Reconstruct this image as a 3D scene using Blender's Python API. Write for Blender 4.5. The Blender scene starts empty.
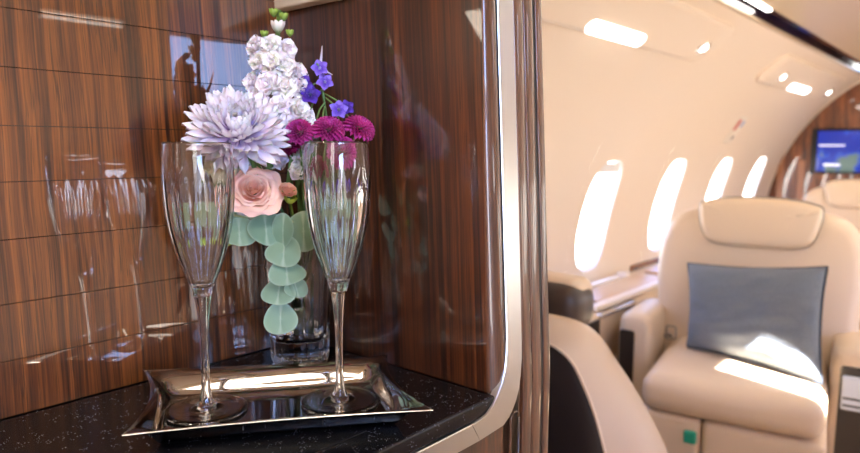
import bpy, bmesh, math, random
from mathutils import Vector, Matrix, noise
random.seed(7)
SC = bpy.context.scene
COL = SC.collection
sin, cos, tan, pi, rad = math.sin, math.cos, math.tan, math.pi, math.radians

# ------------------------------------------------------------------ camera
F_PX, EYE = 660.0, 1.18
yaw, pit, rol = rad(41), math.atan(79.5 / 660), rad(0.3)
Fv = Vector((-sin(yaw) * cos(pit), cos(yaw) * cos(pit), -sin(pit)))
Rv = Vector((cos(yaw), sin(yaw), 0))
Uv = Rv.cross(Fv)
R2 = cos(rol) * Rv + sin(rol) * Uv
U2 = -sin(rol) * Rv + cos(rol) * Uv
cam = bpy.data.cameras.new('camera')
camo = bpy.data.objects.new('camera', cam)
COL.objects.link(camo)
M = Matrix((R2, U2, -Fv)).transposed().to_4x4()
M.translation = Vector((0, 0, EYE))
camo.matrix_world = M
cam.sensor_width = 36
cam.lens = F_PX / 860 * 36
cam.clip_start = 0.02
cam.dof.use_dof = True
cam.dof.focus_distance = 0.66
cam.dof.aperture_fstop = 5.2
SC.camera = camo

# ------------------------------------------------------------------ world, sun, lights, exposure
SC.view_settings.view_transform = 'Standard'
SC.view_settings.look = 'None'
SC.view_settings.gamma = 1
SC.view_settings.use_curve_mapping = False
SC.view_settings.exposure = 0.0
SC.cycles.caustics_refractive = False
SC.cycles.caustics_reflective = False
SC.cycles.sample_clamp_indirect = 6
SC.cycles.max_bounces = 16
SC.cycles.transmission_bounces = 16
SC.cycles.transparent_max_bounces = 16
W = bpy.data.worlds.new('world')
SC.world = W
W.use_nodes = True
nt = W.node_tree
nt.nodes.clear()
wo = nt.nodes.new('ShaderNodeOutputWorld')
bg = nt.nodes.new('ShaderNodeBackground')
tc = nt.nodes.new('ShaderNodeTexCoord')
sx = nt.nodes.new('ShaderNodeSeparateXYZ')
cr = nt.nodes.new('ShaderNodeValToRGB')
mr = nt.nodes.new('ShaderNodeMapRange')
mr.inputs['From Min'].default_value = -0.2
mr.inputs['From Max'].default_value = 0.4
nt.links.new(tc.outputs['Generated'], sx.inputs[0])
nt.links.new(sx.outputs['Z'], mr.inputs['Value'])
nt.links.new(mr.outputs[0], cr.inputs[0])
GLOW = Vector((.83, -.50, .19)).normalized()      # blue glow added to the sky so it mirrors in the grooved wood
nrm = nt.nodes.new('ShaderNodeVectorMath'); nrm.operation = 'NORMALIZE'
dt = nt.nodes.new('ShaderNodeVectorMath'); dt.operation = 'DOT_PRODUCT'; dt.inputs[1].default_value = GLOW
pw = nt.nodes.new('ShaderNodeMath'); pw.operation = 'POWER'; pw.inputs[1].default_value = 60
mx0 = nt.nodes.new('ShaderNodeMath'); mx0.operation = 'MAXIMUM'; mx0.inputs[1].default_value = 0
sc0 = nt.nodes.new('ShaderNodeVectorMath'); sc0.operation = 'SCALE'; sc0.inputs[0].default_value = (1.4, 2.2, 4.2)
ad0 = nt.nodes.new('ShaderNodeVectorMath'); ad0.operation = 'ADD'
nt.links.new(tc.outputs['Generated'], nrm.inputs[0]); nt.links.new(nrm.outputs[0], dt.inputs[0])
nt.links.new(dt.outputs['Value'], mx0.inputs[0]); nt.links.new(mx0.outputs[0], pw.inputs[0])
nt.links.new(pw.outputs[0], sc0.inputs['Scale'])
nt.links.new(cr.outputs[0], ad0.inputs[0]); nt.links.new(sc0.outputs[0], ad0.inputs[1]); nt.links.new(ad0.outputs[0], bg.inputs[0])
nt.links.new(bg.outputs[0], wo.inputs[0])
el = cr.color_ramp.elements
el[0].position = 0.30; el[0].color = (1.5, 1.42, 1.30, 1)
el[1].position = 0.85; el[1].color = (0.25, 0.40, 0.86, 1)
e = el.new(0.38); e.color = (1.5, 1.5, 1.5, 1)
e = el.new(0.50); e.color = (0.42, 0.58, 0.98, 1)
bg.inputs[1].default_value = 9.0

sun = bpy.data.lights.new('sun', 'SUN')
sun.energy = 110
sun.angle = rad(0.6)
sun.color = (1, 0.95, 0.87)
suno = bpy.data.objects.new('sun', sun)
COL.objects.link(suno)
SUN_TO = Vector((1.225, -0.55, 1.285))          # towards the sun
suno.rotation_euler = SUN_TO.to_track_quat('Z', 'Y').to_euler()

def area(name, loc, target, sx_, sy_, watts, col=(1, 0.86, 0.7)):
    l = bpy.data.lights.new(name, 'AREA')
    l.shape = 'RECTANGLE'; l.size = sx_; l.size_y = sy_; l.energy = watts; l.color = col
    o = bpy.data.objects.new(name, l)
    COL.objects.link(o)
    o.location = loc
    o.rotation_euler = (Vector(target) - Vector(loc)).to_track_quat('-Z', 'Y').to_euler()
    return o
area('cabin_wash_light', (0.45, 2.9, 1.60), (-0.9, 2.9, 0.75), 0.3, 4.4, 23, (1, .945, .86))
area('cabin_wash_light', (-0.1, 3.0, 1.735), (-0.1, 3.0, 0), 0.25, 4.2, 12, (1, .945, .86))
area('entry_ceiling_light', (-0.10, 0.0, 1.742), (-0.10, 0.0, 0.9), 0.3, 0.6, 7, (1, 0.9, 0.78))
area('galley_downlight', (-0.50, -0.17, 1.512), (-0.56, 0.28, 0.92), 0.04, 0.4, 2.6, (1, 0.88, 0.72))

# ------------------------------------------------------------------ helpers
def s2l(c):
    return c / 12.92 if c <= 0.04045 else ((c + 0.055) / 1.055) ** 2.4
def rgb(r, g, b):
    return (s2l(r / 255), s2l(g / 255), s2l(b / 255), 1)

def mat(name, color=(0.5, 0.5, 0.5, 1), rough=0.5, metal=0.0, coat=0.0, crough=0.03, trans=0.0, ior=1.5,
        emit=None, estr=0.0, sheen=0.0, vc=False, bump=None, var=None, sss=0.0, spec=0.5):
    m = bpy.data.materials.new(name)
    m.use_nodes = True
    n = m.node_tree.nodes; L = m.node_tree.links
    p = n['Principled BSDF']
    p.inputs['Base Color'].default_value = color
    p.inputs['Roughness'].default_value = rough
    p.inputs['Metallic'].default_value = metal
    p.inputs['Coat Weight'].default_value = coat
    p.inputs['Coat Roughness'].default_value = crough
    p.inputs['Transmission Weight'].default_value = trans
    p.inputs['IOR'].default_value = ior
    p.inputs['Specular IOR Level'].default_value = spec
    p.inputs['Sheen Weight'].default_value = sheen
    if sss:
        p.inputs['Subsurface Weight'].default_value = sss
        p.inputs['Subsurface Scale'].default_value = 0.004
    if emit:
        p.inputs['Emission Color'].default_value = emit
        p.inputs['Emission Strength'].default_value = estr
    src = None
    if vc:
        a = n.new('ShaderNodeAttribute'); a.attribute_name = 'Col'
        src = a.outputs['Color']
        L.new(src, p.inputs['Base Color'])
    if var:                                   # (scale, second colour)
        t = n.new('ShaderNodeTexCoord'); k = n.new('ShaderNodeTexNoise')
        k.inputs['Scale'].default_value = var[0]; k.inputs['Detail'].default_value = 5
        mx = n.new('ShaderNodeMix'); mx.data_type = 'RGBA'
        L.new(t.outputs['Object'], k.inputs['Vector']); L.new(k.outputs['Fac'], mx.inputs['Factor'])
        if src: L.new(src, mx.inputs[6])
        else: mx.inputs[6].default_value = color
        mx.inputs[7].default_value = var[1]
        L.new(mx.outputs[2], p.inputs['Base Color'])
    if bump:                                  # (scale, strength, distance)
        t = n.new('ShaderNodeTexCoord'); k = n.new('ShaderNodeTexNoise'); b = n.new('ShaderNodeBump')
        k.inputs['Scale'].default_value = bump[0]; k.inputs['Detail'].default_value = 4
        b.inputs['Strength'].default_value = bump[1]; b.inputs['Distance'].default_value = bump[2]
        L.new(t.outputs['Object'], k.inputs['Vector']); L.new(k.outputs['Fac'], b.inputs['Height'])
        L.new(b.outputs[0], p.inputs['Normal'])
    return m

def wood(name, dark, mid, light, figure=0.35, coat=1.0, rough=0.4, fine=150.0, horizontal=False, cior=1.6):
    """lacquered straight-grained veneer; the grain runs along z"""
    m = mat(name, rough=rough, coat=coat, crough=0.012)
    n = m.node_tree.nodes; L = m.node_tree.links; p = n['Principled BSDF']
    p.inputs['Coat IOR'].default_value = cior
    t = n.new('ShaderNodeTexCoord')
    # straighten the lean of the cabinet out of the texture space
    sep = n.new('ShaderNodeSeparateXYZ'); com = n.new('ShaderNodeCombineXYZ'); dx = n.new('ShaderNodeVectorMath')
    dx.operation = 'DOT_PRODUCT'; dx.inputs[1].default_value = (1, 0, .0577)
    L.new(t.outputs['Object'], sep.inputs[0]); L.new(t.outputs['Object'], dx.inputs[0])
    L.new(dx.outputs['Value'], com.inputs[0]); L.new(sep.outputs['Y'], com.inputs[1]); L.new(sep.outputs['Z'], com.inputs[2])
    # slow wandering of the grain
    w = n.new('ShaderNodeTexNoise'); w.inputs['Scale'].default_value = 1.0; w.inputs['Detail'].default_value = 2
    wm = n.new('ShaderNodeMapping'); wm.inputs['Scale'].default_value = (5, 5, 2.6)
    L.new(com.outputs[0], wm.inputs[0]); L.new(wm.outputs[0], w.inputs['Vector'])
    sc = n.new('ShaderNodeVectorMath'); sc.operation = 'MULTIPLY_ADD'
    L.new(w.outputs['Color'], sc.inputs[0]); sc.inputs[1].default_value = (figure * .12, figure * .12, 0)
    L.new(com.outputs[0], sc.inputs[2])
    def streak(scale, zs, detail, rg=0.6):
        mp = n.new('ShaderNodeMapping')
        mp.inputs['Scale'].default_value = (scale, scale, zs)
        k = n.new('ShaderNodeTexNoise'); k.inputs['Scale'].default_value = 1.0
        k.inputs['Detail'].default_value = detail; k.inputs['Roughness'].default_value = rg
        L.new(sc.outputs[0], mp.inputs[0]); L.new(mp.outputs[0], k.inputs['Vector'])
        return k.outputs['Fac']
    a = streak(fine, 2.0, 4)
    b = streak(fine * .20, .6, 3)
    c = streak(fine * 2.2, 7, 3, .7)
    def mth(op, x, y):
        q = n.new('ShaderNodeMath'); q.operation = op
        for i, v in enumerate((x, y)):
            if isinstance(v, (int, float)): q.inputs[i].default_value = v
            else: L.new(v, q.inputs[i])
        return q.outputs[0]
    s = mth('ADD', mth('MULTIPLY', a, 0.50), mth('ADD', mth('MULTIPLY', b, 0.25), mth('MULTIPLY', c, 0.25)))
    r = n.new('ShaderNodeValToRGB')
    e = r.color_ramp.elements
    e[0].position = 0.40; e[0].color = dark
    e[1].position = 0.62; e[1].color = light
    x = e.new(0.50); x.color = mid
    x = e.new(0.46); x.color = tuple(d * .5 + q * .5 for d, q in zip(dark, mid))
    # short dark pores along the grain
    pr_ = n.new('ShaderNodeMapRange'); pr_.inputs['From Min'].default_value = .53; pr_.inputs['From Max'].default_value = .62
    pr_.inputs['To Min'].default_value = 0; pr_.inputs['To Max'].default_value = .75
    L.new(c, pr_.inputs['Value'])
    mx = n.new('ShaderNodeMix'); mx.data_type = 'RGBA'; mx.inputs[7].default_value = tuple(v * .55 for v in dark[:3]) + (1,)
    L.new(s, r.inputs[0]); L.new(pr_.outputs[0], mx.inputs['Factor']); L.new(r.outputs[0], mx.inputs[6])
    L.new(mx.outputs[2], p.inputs['Base Color'])
    return m

class MB:
    def __init__(s): s.v = []; s.f = []; s.c = []; s.col = (1, 1, 1, 1)
    def add(s, vs, fs, col=None):
        o = len(s.v); s.v += [Vector(v) for v in vs]; s.f += [tuple(i + o for i in f) for f in fs]
        cc = col if isinstance(col, list) else [col or s.col] * len(vs)
        s.c += cc; return o
    def xf(s, M, start=0):
        for i in range(start, len(s.v)): s.v[i] = M @ s.v[i]
        return s
    def fn(s, f, start=0):
        for i in range(start, len(s.v)): s.v[i] = Vector(f(s.v[i]))
        return s
    def box(s, x0, x1, y0, y1, z0, z1):
        v = [(x, y, z) for x in (x0, x1) for y in (y0, y1) for z in (z0, z1)]
        s.add(v, [(0, 1, 3, 2), (4, 6, 7, 5), (0, 4, 5, 1), (2, 3, 7, 6), (0, 2, 6, 4), (1, 5, 7, 3)]); return s
    def rbox(s, x0, x1, y0, y1, z0, z1, r, n=4, puff=(0, 0, 0), tf=None):
        """box with edges rounded to radius r; each face may bulge by puff"""
        h = Vector(((x1 - x0) / 2, (y1 - y0) / 2, (z1 - z0) / 2)); c = Vector(((x0 + x1) / 2, (y0 + y1) / 2, (z0 + z1) / 2))
        r = min(r, min(h) * .999)
        def coords(hh):
            inn = hh - r; a = [-1 * (inn + r * cos(pi / 2 * i / n) ) for i in range(n)]
            m = [inn * (-1 + 2 * i / 6) for i in range(7)]
            return [(-hh if 0 else v) for v in a] + m + [-v for v in reversed(a)]
        X, Y, Z = coords(h[0]), coords(h[1]), coords(h[2])
        def pt(x, y, z):
            p = Vector((x, y, z)); q = Vector((max(-h[i] + r, min(h[i] - r, p[i])) for i in range(3)))
            d = p - q
            if d.length > 1e-9: q = q + d.normalized() * r
            u = [q[i] / h[i] for i in range(3)]
            for i in range(3):
                j, k = (i + 1) % 3, (i + 2) % 3
                q[i] += u[i] * puff[i] * (1 - u[j] ** 2) * (1 - u[k] ** 2)
            return c + q
        def face(A, B, fnc, flip):
            vs = [fnc(a, b) for a in A for b in B]; nb = len(B)
            fs = []
            for i in range(len(A) - 1):
                for j in range(nb - 1):
                    f = (i * nb + j, (i + 1) * nb + j, (i + 1) * nb + j + 1, i * nb + j + 1)
                    fs.append(f if not flip else f[::-1])
            s.add(vs, fs)
        st = len(s.v)
        face(X, Y, lambda a, b: pt(a, b, h[2]), False); face(X, Y, lambda a, b: pt(a, b, -h[2]), True)
        face(Y, Z, lambda a, b: pt(h[0], a, b), False); face(Y, Z, lambda a, b: pt(-h[0], a, b), True)
        face(Z, X, lambda a, b: pt(b, h[1], a), False); face(Z, X, lambda a, b: pt(b, -h[1], a), True)
        return s
    def grid(s, f, nu, nv, cu=False, cv=False, col=None, flip=False):
        vs = []; cs = []
        for i in range(nu):
            for j in range(nv):
                u = i / (nu if cu else nu - 1); v = j / (nv if cv else nv - 1)
                vs.append(f(u, v))
                if callable(col): cs.append(col(u, v))
        fs = []
        for i in range(nu if cu else nu - 1):
            for j in range(nv if cv else nv - 1):
                a, b = i * nv + j, ((i + 1) % nu) * nv + j
                c, d = ((i + 1) % nu) * nv + (j + 1) % nv, i * nv + (j + 1) % nv
                fs.append((a, d, c, b) if flip else (a, b, c, d))
        s.add(vs, fs, cs if callable(col) else col); return s
    def lathe(s, prof, seg, c=(0, 0, 0), mod=None):
        c = Vector(c); rings = []; o = len(s.v)
        vs = []; fs = []; idx = []
        for k, (r, z) in enumerate(prof):
            if r < 1e-6: idx.append([len(vs)]); vs.append(c + Vector((0, 0, z)))
            else:
                row = []
                for i in range(seg):
                    a = 2 * pi * i / seg; rr = r * (mod(a, z, k) if mod else 1)
                    row.append(len(vs)); vs.append(c + Vector((rr * cos(a), rr * sin(a), z)))
                idx.append(row)
        for k in range(len(prof) - 1):
            A, B = idx[k], idx[k + 1]
            for i in range(seg):
                j = (i + 1) % seg
                if len(A) == 1 and len(B) == 1: continue
                if len(A) == 1: fs.append((A[0], B[j], B[i]))
                elif len(B) == 1: fs.append((A[i], A[j], B[0]))
                else: fs.append((A[i], A[j], B[j], B[i]))
        s.add(vs, fs); return s
    def tube(s, pts, rr, seg=8, col=None, cap=True):
        pts = [Vector(p) for p in pts]; n = len(pts)
        if not isinstance(rr, (list, tuple)): rr = [rr] * n
        t0 = (pts[1] - pts[0]).normalized()
        a = t0.orthogonal().normalized(); vs = []
        for i, p in enumerate(pts):
            t = (pts[min(i + 1, n - 1)] - pts[max(i - 1, 0)]).normalized()
            a = (a - t * a.dot(t)).normalized(); b = t.cross(a)
            for k in range(seg):
                g = 2 * pi * k / seg; vs.append(p + rr[i] * (cos(g) * a + sin(g) * b))
        fs = [(i * seg + k, i * seg + (k + 1) % seg, (i + 1) * seg + (k + 1) % seg, (i + 1) * seg + k)
              for i in range(n - 1) for k in range(seg)]
        if cap: fs += [tuple(reversed(range(seg))), tuple(range((n - 1) * seg, n * seg))]
        s.add(vs, fs, col); return s
    def zprism(s, poly, zl):
        n = len(poly); vs = [(p[0], p[1], z) for z in zl for p in poly]
        fs = [tuple(range(n)), tuple(reversed(range((len(zl) - 1) * n, len(zl) * n)))]
        fs += [(k * n + i, k * n + (i + 1) % n, (k + 1) * n + (i + 1) % n, (k + 1) * n + i) for k in range(len(zl) - 1) for i in range(n)]
        s.add(vs, fs); return s
    def prism(s, poly, ax, a, b):
        """extrude polygon (2d list) along axis ax from a to b"""
        def P(p, t):
            return {'x': (t, p[0], p[1]), 'y': (p[0], t, p[1]), 'z': (p[0], p[1], t)}[ax]
        n = len(poly); vs = [P(p, a) for p in poly] + [P(p, b) for p in poly]
        fs = [tuple(range(n)), tuple(range(2 * n - 1, n - 1, -1))] + [(i, i + n, (i + 1) % n + n, (i + 1) % n) for i in range(n)]
        s.add(vs, fs); return s
    def puffy(s, poly, depth, r, bulge=0.0, tf=None, steps=4):
        """outline (x,z) turned into a padded slab: back at y=depth, front face at y=0 bulging to y=-bulge"""
        n = len(poly); cx = sum(p[0] for p in poly) / n; cz = sum(p[1] for p in poly) / n
        A = sum(poly[i][0] * poly[(i + 1) % n][1] - poly[(i + 1) % n][0] * poly[i][1] for i in range(n))
        sg = 1 if A > 0 else -1
        nrm = []
        for i in range(n):
            a, b = poly[i - 1], poly[(i + 1) % n]; dx, dz = b[0] - a[0], b[1] - a[1]; l = math.hypot(dx, dz) or 1
            nrm.append((dz / l * sg, -dx / l * sg))
        rings = [[(p[0] - q[0] * r, depth, p[1] - q[1] * r) for p, q in zip(poly, nrm)]]
        rings.append([(p[0], depth - min(r, depth * .3), p[1]) for p in poly])
        for k in range(steps + 1):
            g = pi / 2 * k / steps; ins = r * (1 - cos(g)); y = r * (1 - sin(g))
            rings.append([(p[0] - q[0] * ins, y, p[1] - q[1] * ins) for p, q in zip(poly, nrm)])
        base = rings[-1]
        for k in range(1, 6):
            f = 1 - k / 6.0
            rings.append([(cx + (p[0] - cx) * f, 0, cz + (p[2] - cz) * f) for p in base])
        hx = max(abs(p[0] - cx) for p in poly); hz = max(abs(p[1] - cz) for p in poly)
        bl = lambda p: (p[0], p[1] - bulge * max(0, 1 - ((p[0] - cx) / hx) ** 2) * max(0, 1 - ((p[2] - cz) / hz) ** 2), p[2])
        rings = rings[:2] + [[bl(p) for p in rg] for rg in rings[2:]]
        vs = [v for rg in rings for v in rg] + [bl((cx, 0, cz)), (cx, depth, cz)]
        fs = []
        for k in range(len(rings) - 1):
            for i in range(n):
                j = (i + 1) % n; f = (k * n + i, k * n + j, (k + 1) * n + j, (k + 1) * n + i)
                fs.append(f if sg > 0 else f[::-1])
        L = (len(rings) - 1) * n
        for i in range(n):
            j = (i + 1) % n
            f = (L + i, L + j, len(vs) - 2); g = (j, i, len(vs) - 1)
            fs += [f if sg > 0 else f[::-1], g if sg > 0 else g[::-1]]
        s.add(vs, fs); return s
    def build(s, name, m, parent=None, smooth=True, merge=False, angle=None):
        me = bpy.data.meshes.new(name)
        me.from_pydata([tuple(v) for v in s.v], [], s.f)
        if any(c != (1, 1, 1, 1) for c in s.c):
            ca = me.color_attributes.new('Col', 'FLOAT_COLOR', 'POINT')
            for i, c in enumerate(s.c): ca.data[i].color = c
        bm = bmesh.new(); bm.from_mesh(me)
        if merge: bmesh.ops.remove_doubles(bm, verts=bm.verts, dist=1e-5)
        bmesh.ops.recalc_face_normals(bm, faces=bm.faces)
        if angle:
            for ed in bm.edges:
                if len(ed.link_faces) == 2 and ed.calc_face_angle(0) > rad(angle): ed.smooth = False
        bm.to_mesh(me); bm.free()
        for p in me.polygons: p.use_smooth = smooth
        me.materials.append(m)
        o = bpy.data.objects.new(name, me); COL.objects.link(o)
        if parent: o.parent = parent
        if name in ('wall_left', 'wall_right'):
            me.normals_split_custom_set_from_vertices([(lambda q: q if q.dot(v.normal) > 0 else -q)(Vector((FX - v.co.x, 0, FZ - v.co.z)).normalized()) for v in me.vertices])
        return o

def thing(name, label, cat, loc=(0, 0, 0), rz=0.0, group=None):
    o = bpy.data.objects.new(name, None); COL.objects.link(o)
    o.empty_display_size = 0.02
    o.location = loc; o.rotation_euler = (0, 0, rz)
    o['label'] = label; o['category'] = cat
    if group: o['group'] = group
    return o
def tag(o, label, cat, group=None, kind=None):
    o['label'] = label; o['category'] = cat
    if group: o['group'] = group
    return o
def struct(o, label=None):
    o['kind'] = 'structure'
    if label: o['label'] = label
    return o
def rrect(w, h, r, n=6, cx=0, cy=0):
    pts = []
    for qx, qy, a0 in ((1, 1, 0), (-1, 1, 90), (-1, -1, 180), (1, -1, 270)):
        for i in range(n + 1):
            a = rad(a0 + 90 * i / n)
            pts.append((cx + qx * (w / 2 - r) + r * cos(a), cy + qy * (h / 2 - r) + r * sin(a)))
    return pts

# ------------------------------------------------------------------ materials
m_cream = mat('cream_panel', rgb(235, 219, 201), 0.5, spec=.35)
m_ceil = mat('ceiling_panel', rgb(214, 192, 160), 0.3, coat=0.3, crough=0.15)
m_leather = mat('cream_leather', rgb(222, 200, 174), 0.42, bump=(260, 0.12, 0.001), var=(3, rgb(214, 190, 162)))
m_leather_shaded = mat('cream_leather_shaded', rgb(198, 176, 154), 0.42, bump=(260, 0.12, 0.001))  # the cream leather again, with its shade put into a darker colour
m_leather_dk = mat('brown_leather', rgb(62, 50, 44), 0.38, bump=(260, 0.12, 0.001))
m_tan = mat('tan_leather', rgb(206, 168, 126), 0.4)
m_shell = mat('dark_shell', rgb(40, 33, 31), 0.35)
m_carpet = mat('carpet', rgb(150, 128, 104), 0.95, bump=(900, 0.6, 0.004))
m_granite = mat('black_stone', rgb(11, 11, 13), 0.2, coat=0.0, spec=.35, var=None)
m_wood_back = wood('lacquered_veneer', rgb(36, 14, 5), rgb(96, 50, 18), rgb(144, 84, 34), figure=0.16, fine=190, cior=1.8)
m_wood_side = wood('lacquered_veneer_straight', rgb(24, 9, 4), rgb(66, 30, 11), rgb(100, 52, 20), figure=0.06, fine=220, cior=1.8)
m_wood_frame = wood('lacquered_moulding', rgb(40, 20, 10), rgb(78, 44, 24), rgb(104, 64, 38), figure=0.05, fine=160, cior=1.4)
m_wood_cab = wood('cabin_veneer', rgb(66, 30, 14), rgb(128, 70, 36), rgb(168, 104, 60), figure=0.5, fine=40)
m_brushed = mat('brushed_metal', rgb(188, 186, 184), 0.34, metal=1.0)
m_chrome = mat('polished_metal', rgb(225, 223, 220), 0.06, metal=1.0)
m_tray = mat('polished_tray_metal', rgb(196, 192, 190), 0.075, metal=1.0)
m_black = mat('black_gap', rgb(8, 7, 8), 0.5)
m_darkgloss = mat('dark_gloss', rgb(40, 24, 34), 0.12, coat=0.5)
m_glass = mat('crystal', (1, 1, 1, 1), 0.0, trans=1.0, ior=1.57)
m_white_plastic = mat('white_plastic', rgb(232, 230, 228), 0.4)
m_linen = mat('blue_linen', rgb(126, 134, 144), 0.9, sheen=0.1, bump=(420, 0.8, 0.004), var=(260, rgb(84, 94, 108)))
m_linen_dk = mat('blue_piping', rgb(46, 56, 72), 0.85)
m_lamp = mat('lamp_glow', (1, 1, 1, 1), 0.4, emit=(1, 0.95, 0.88, 1), estr=9)
m_teal = mat('teal_plastic', rgb(40, 160, 130), 0.35)
m_petal = mat('petal', rough=0.55, vc=True, sss=0.15, spec=0.3)
m_green = mat('green_plant', rough=0.5, vc=True, spec=0.35)

# speckles in the stone
n_ = m_granite.node_tree.nodes; L_ = m_granite.node_tree.links
t_ = n_.new('ShaderNodeTexCoord'); v_ = n_.new('ShaderNodeTexVoronoi'); v_.inputs['Scale'].default_value = 480
r_ = n_.new('ShaderNodeValToRGB'); r_.color_ramp.interpolation = 'LINEAR'
r_.color_ramp.elements[0].position = 0.16; r_.color_ramp.elements[0].color = rgb(150, 152, 160)
r_.color_ramp.elements[1].position = 0.24; r_.color_ramp.elements[1].color = rgb(11, 11, 14)
w_ = n_.new('ShaderNodeTexNoise'); w_.inputs['Scale'].default_value = 130
g_ = n_.new('ShaderNodeMath'); g_.operation = 'GREATER_THAN'; g_.inputs[1].default_value = 0.58
x_ = n_.new('ShaderNodeMix'); x_.data_type = 'RGBA'; x_.inputs[6].default_value = rgb(11, 11, 14)
L_.new(t_.outputs['Object'], v_.inputs['Vector']); L_.new(t_.outputs['Object'], w_.inputs['Vector'])
L_.new(v_.outputs['Distance'], r_.inputs[0]); L_.new(w_.outputs['Fac'], g_.inputs[0])
L_.new(g_.outputs[0], x_.inputs['Factor']); L_.new(r_.outputs[0], x_.inputs[7]); L_.new(x_.outputs[2], n_['Principled BSDF'].inputs['Base Color'])

# window pane: mostly clear, mirrors a little
m_pane = bpy.data.materials.new('window_glass'); m_pane.use_nodes = True
n_ = m_pane.node_tree.nodes; L_ = m_pane.node_tree.links; n_.clear()
o_ = n_.new('ShaderNodeOutputMaterial'); a_ = n_.new('ShaderNodeBsdfTransparent'); b_ = n_.new('ShaderNodeBsdfGlossy')
a_.inputs[0].default_value = (0.97, 0.98, 1, 1); b_.inputs['Roughness'].default_value = 0.02
x_ = n_.new('ShaderNodeMixShader'); x_.inputs[0].default_value = 0.04
L_.new(a_.outputs[0], x_.inputs[1]); L_.new(b_.outputs[0], x_.inputs[2]); L_.new(x_.outputs[0], o_.inputs[0])

# ================================================================== FUSELAGE
FX, FZ, FR = -0.13, 0.63, 1.2
def cyl(a, y, off=0.0, side=-1):
    """point on the cabin wall: a = degrees above the centre line, side -1 window side left, +1 right; off > 0 towards the cabin"""
    r = FR - off
    return Vector((FX + side * r * cos(rad(a)), y, FZ + r * sin(rad(a))))
Y0, Y1 = -1.3, 5.3
AF = -31.68                                       # angle where wall meets floor
WIN_A, WIN_H, WIN_W = 12.8, 11.8, 0.135           # window centre / half height in degrees, half width in metres
LWY = [1.83, 2.575, 3.32, 4.07, 4.815]
RWY = [1.83, 2.575, 3.32, 4.07, 4.815]
def winpt(t, yc, ac, hw, ha, pw=3.2):
    c, s = cos(t), sin(t)
    return (yc + hw * math.copysign(abs(c) ** (2 / pw), c), ac + ha * math.copysign(abs(s) ** (2 / pw), s))
def wall_mesh(side, a_lo, a_hi, holes):
    """holes: list of (yc, ac, hw, ha, power)"""
    mb = MB(); N = 32
    def quadpatch(y0, y1, a0, a1):
        ny = max(2, int((y1 - y0) / .25) + 2); na = max(2, int((a1 - a0) / .6) + 2)
        mb.grid(lambda u, v: cyl(a0 + (a1 - a0) * v, y0 + (y1 - y0) * u, 0, side), ny, na)
    y = Y0
    for (yc, ac, hw, ha, pw) in sorted(holes):
        ya, yb, aa, ab = yc - hw - .06, yc + hw + .06, ac - ha - 3, ac + ha + 3
        if ya > y + 1e-6: quadpatch(y, ya, a_lo, a_hi)
        quadpatch(ya, yb, a_lo, aa); quadpatch(ya, yb, ab, a_hi)
        vs = []; rings = 4
        for k in range(rings):
            f = k / (rings - 1)
            for i in range(4 * N):
                t = 2 * pi * i / (4 * N)
                wy, wa = winpt(t, yc, ac, hw, ha, pw)
                c, s = cos(t), sin(t); q = 1 / max(abs(c), abs(s))
                oy, oa = yc + (yb - yc) * c * q, ac + (ab - ac) * s * q
                vs.append(cyl(wa + (oa - wa) * f, wy + (oy - wy) * f, 0, side))
        n = 4 * N
        fs = [(k * n + i, k * n + (i + 1) % n, (k + 1) * n + (i + 1) % n, (k + 1) * n + i) for k in range(rings - 1) for i in range(n)]
        mb.add(vs, fs)
        y = yb
    quadpatch(y, Y1, a_lo, a_hi)
    return mb
lh = [(y, WIN_A, WIN_W, WIN_H, 3.0) for y in LWY]
struct(wall_mesh(-1, AF, 59.0, lh).build('wall_left', m_cream, merge=True))
rh = [(y, WIN_A, WIN_W, WIN_H, 3.0) for y in RWY]
mbw = MB()
Y0s = Y0; Y0 = .60
m1 = wall_mesh(1, AF, 38.0, rh + [(.955, 28.9, .105, 3.9, 5)])
mbw.add(m1.v, m1.f); Y0 = Y0s
DOOR_Y, DOOR_A, DOOR_B = (-.50, .10), 40.7, 59.6
def patch(mb, y0, y1, a0, a1, side=1):
    ny = max(2, int((y1 - y0) / .25) + 2); na = max(2, int((a1 - a0) / .6) + 2)
    mb.grid(lambda u, v: cyl(a0 + (a1 - a0) * v, y0 + (y1 - y0) * u, 0, side), ny, na)
def band(mb, a0, a1, y0h, y1h, h0, h1):
    patch(mb, .60, y0h, a0, a1); patch(mb, y1h, Y1, a0, a1)
    if h0 > a0: patch(mb, y0h, y1h, a0, h0)
    if h1 < a1: patch(mb, y0h, y1h, h1, a1)
SUN_GAP = (1.57, 1.72, 46.0, 59.4)
SW = (0.85, 1.06, 25.0, 32.8)
# unseen opening high in the wall, shaped to throw the sun patch
band(mbw, 38.0, 66.0, SUN_GAP[0], SUN_GAP[1], SUN_GAP[2], SUN_GAP[3])
patch(mbw, Y0, DOOR_Y[0], AF, 66); patch(mbw, DOOR_Y[1], .60, AF, 66); patch(mbw, DOOR_Y[0], DOOR_Y[1], AF, 0.0); patch(mbw, -.07, DOOR_Y[1], 0.0, 37.0); patch(mbw, DOOR_Y[0], DOOR_Y[1], 37.0, DOOR_A); patch(mbw, DOOR_Y[0], DOOR_Y[1], DOOR_B, 66)
struct(mbw.build('wall_right', m_cream, merge=True))
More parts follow.
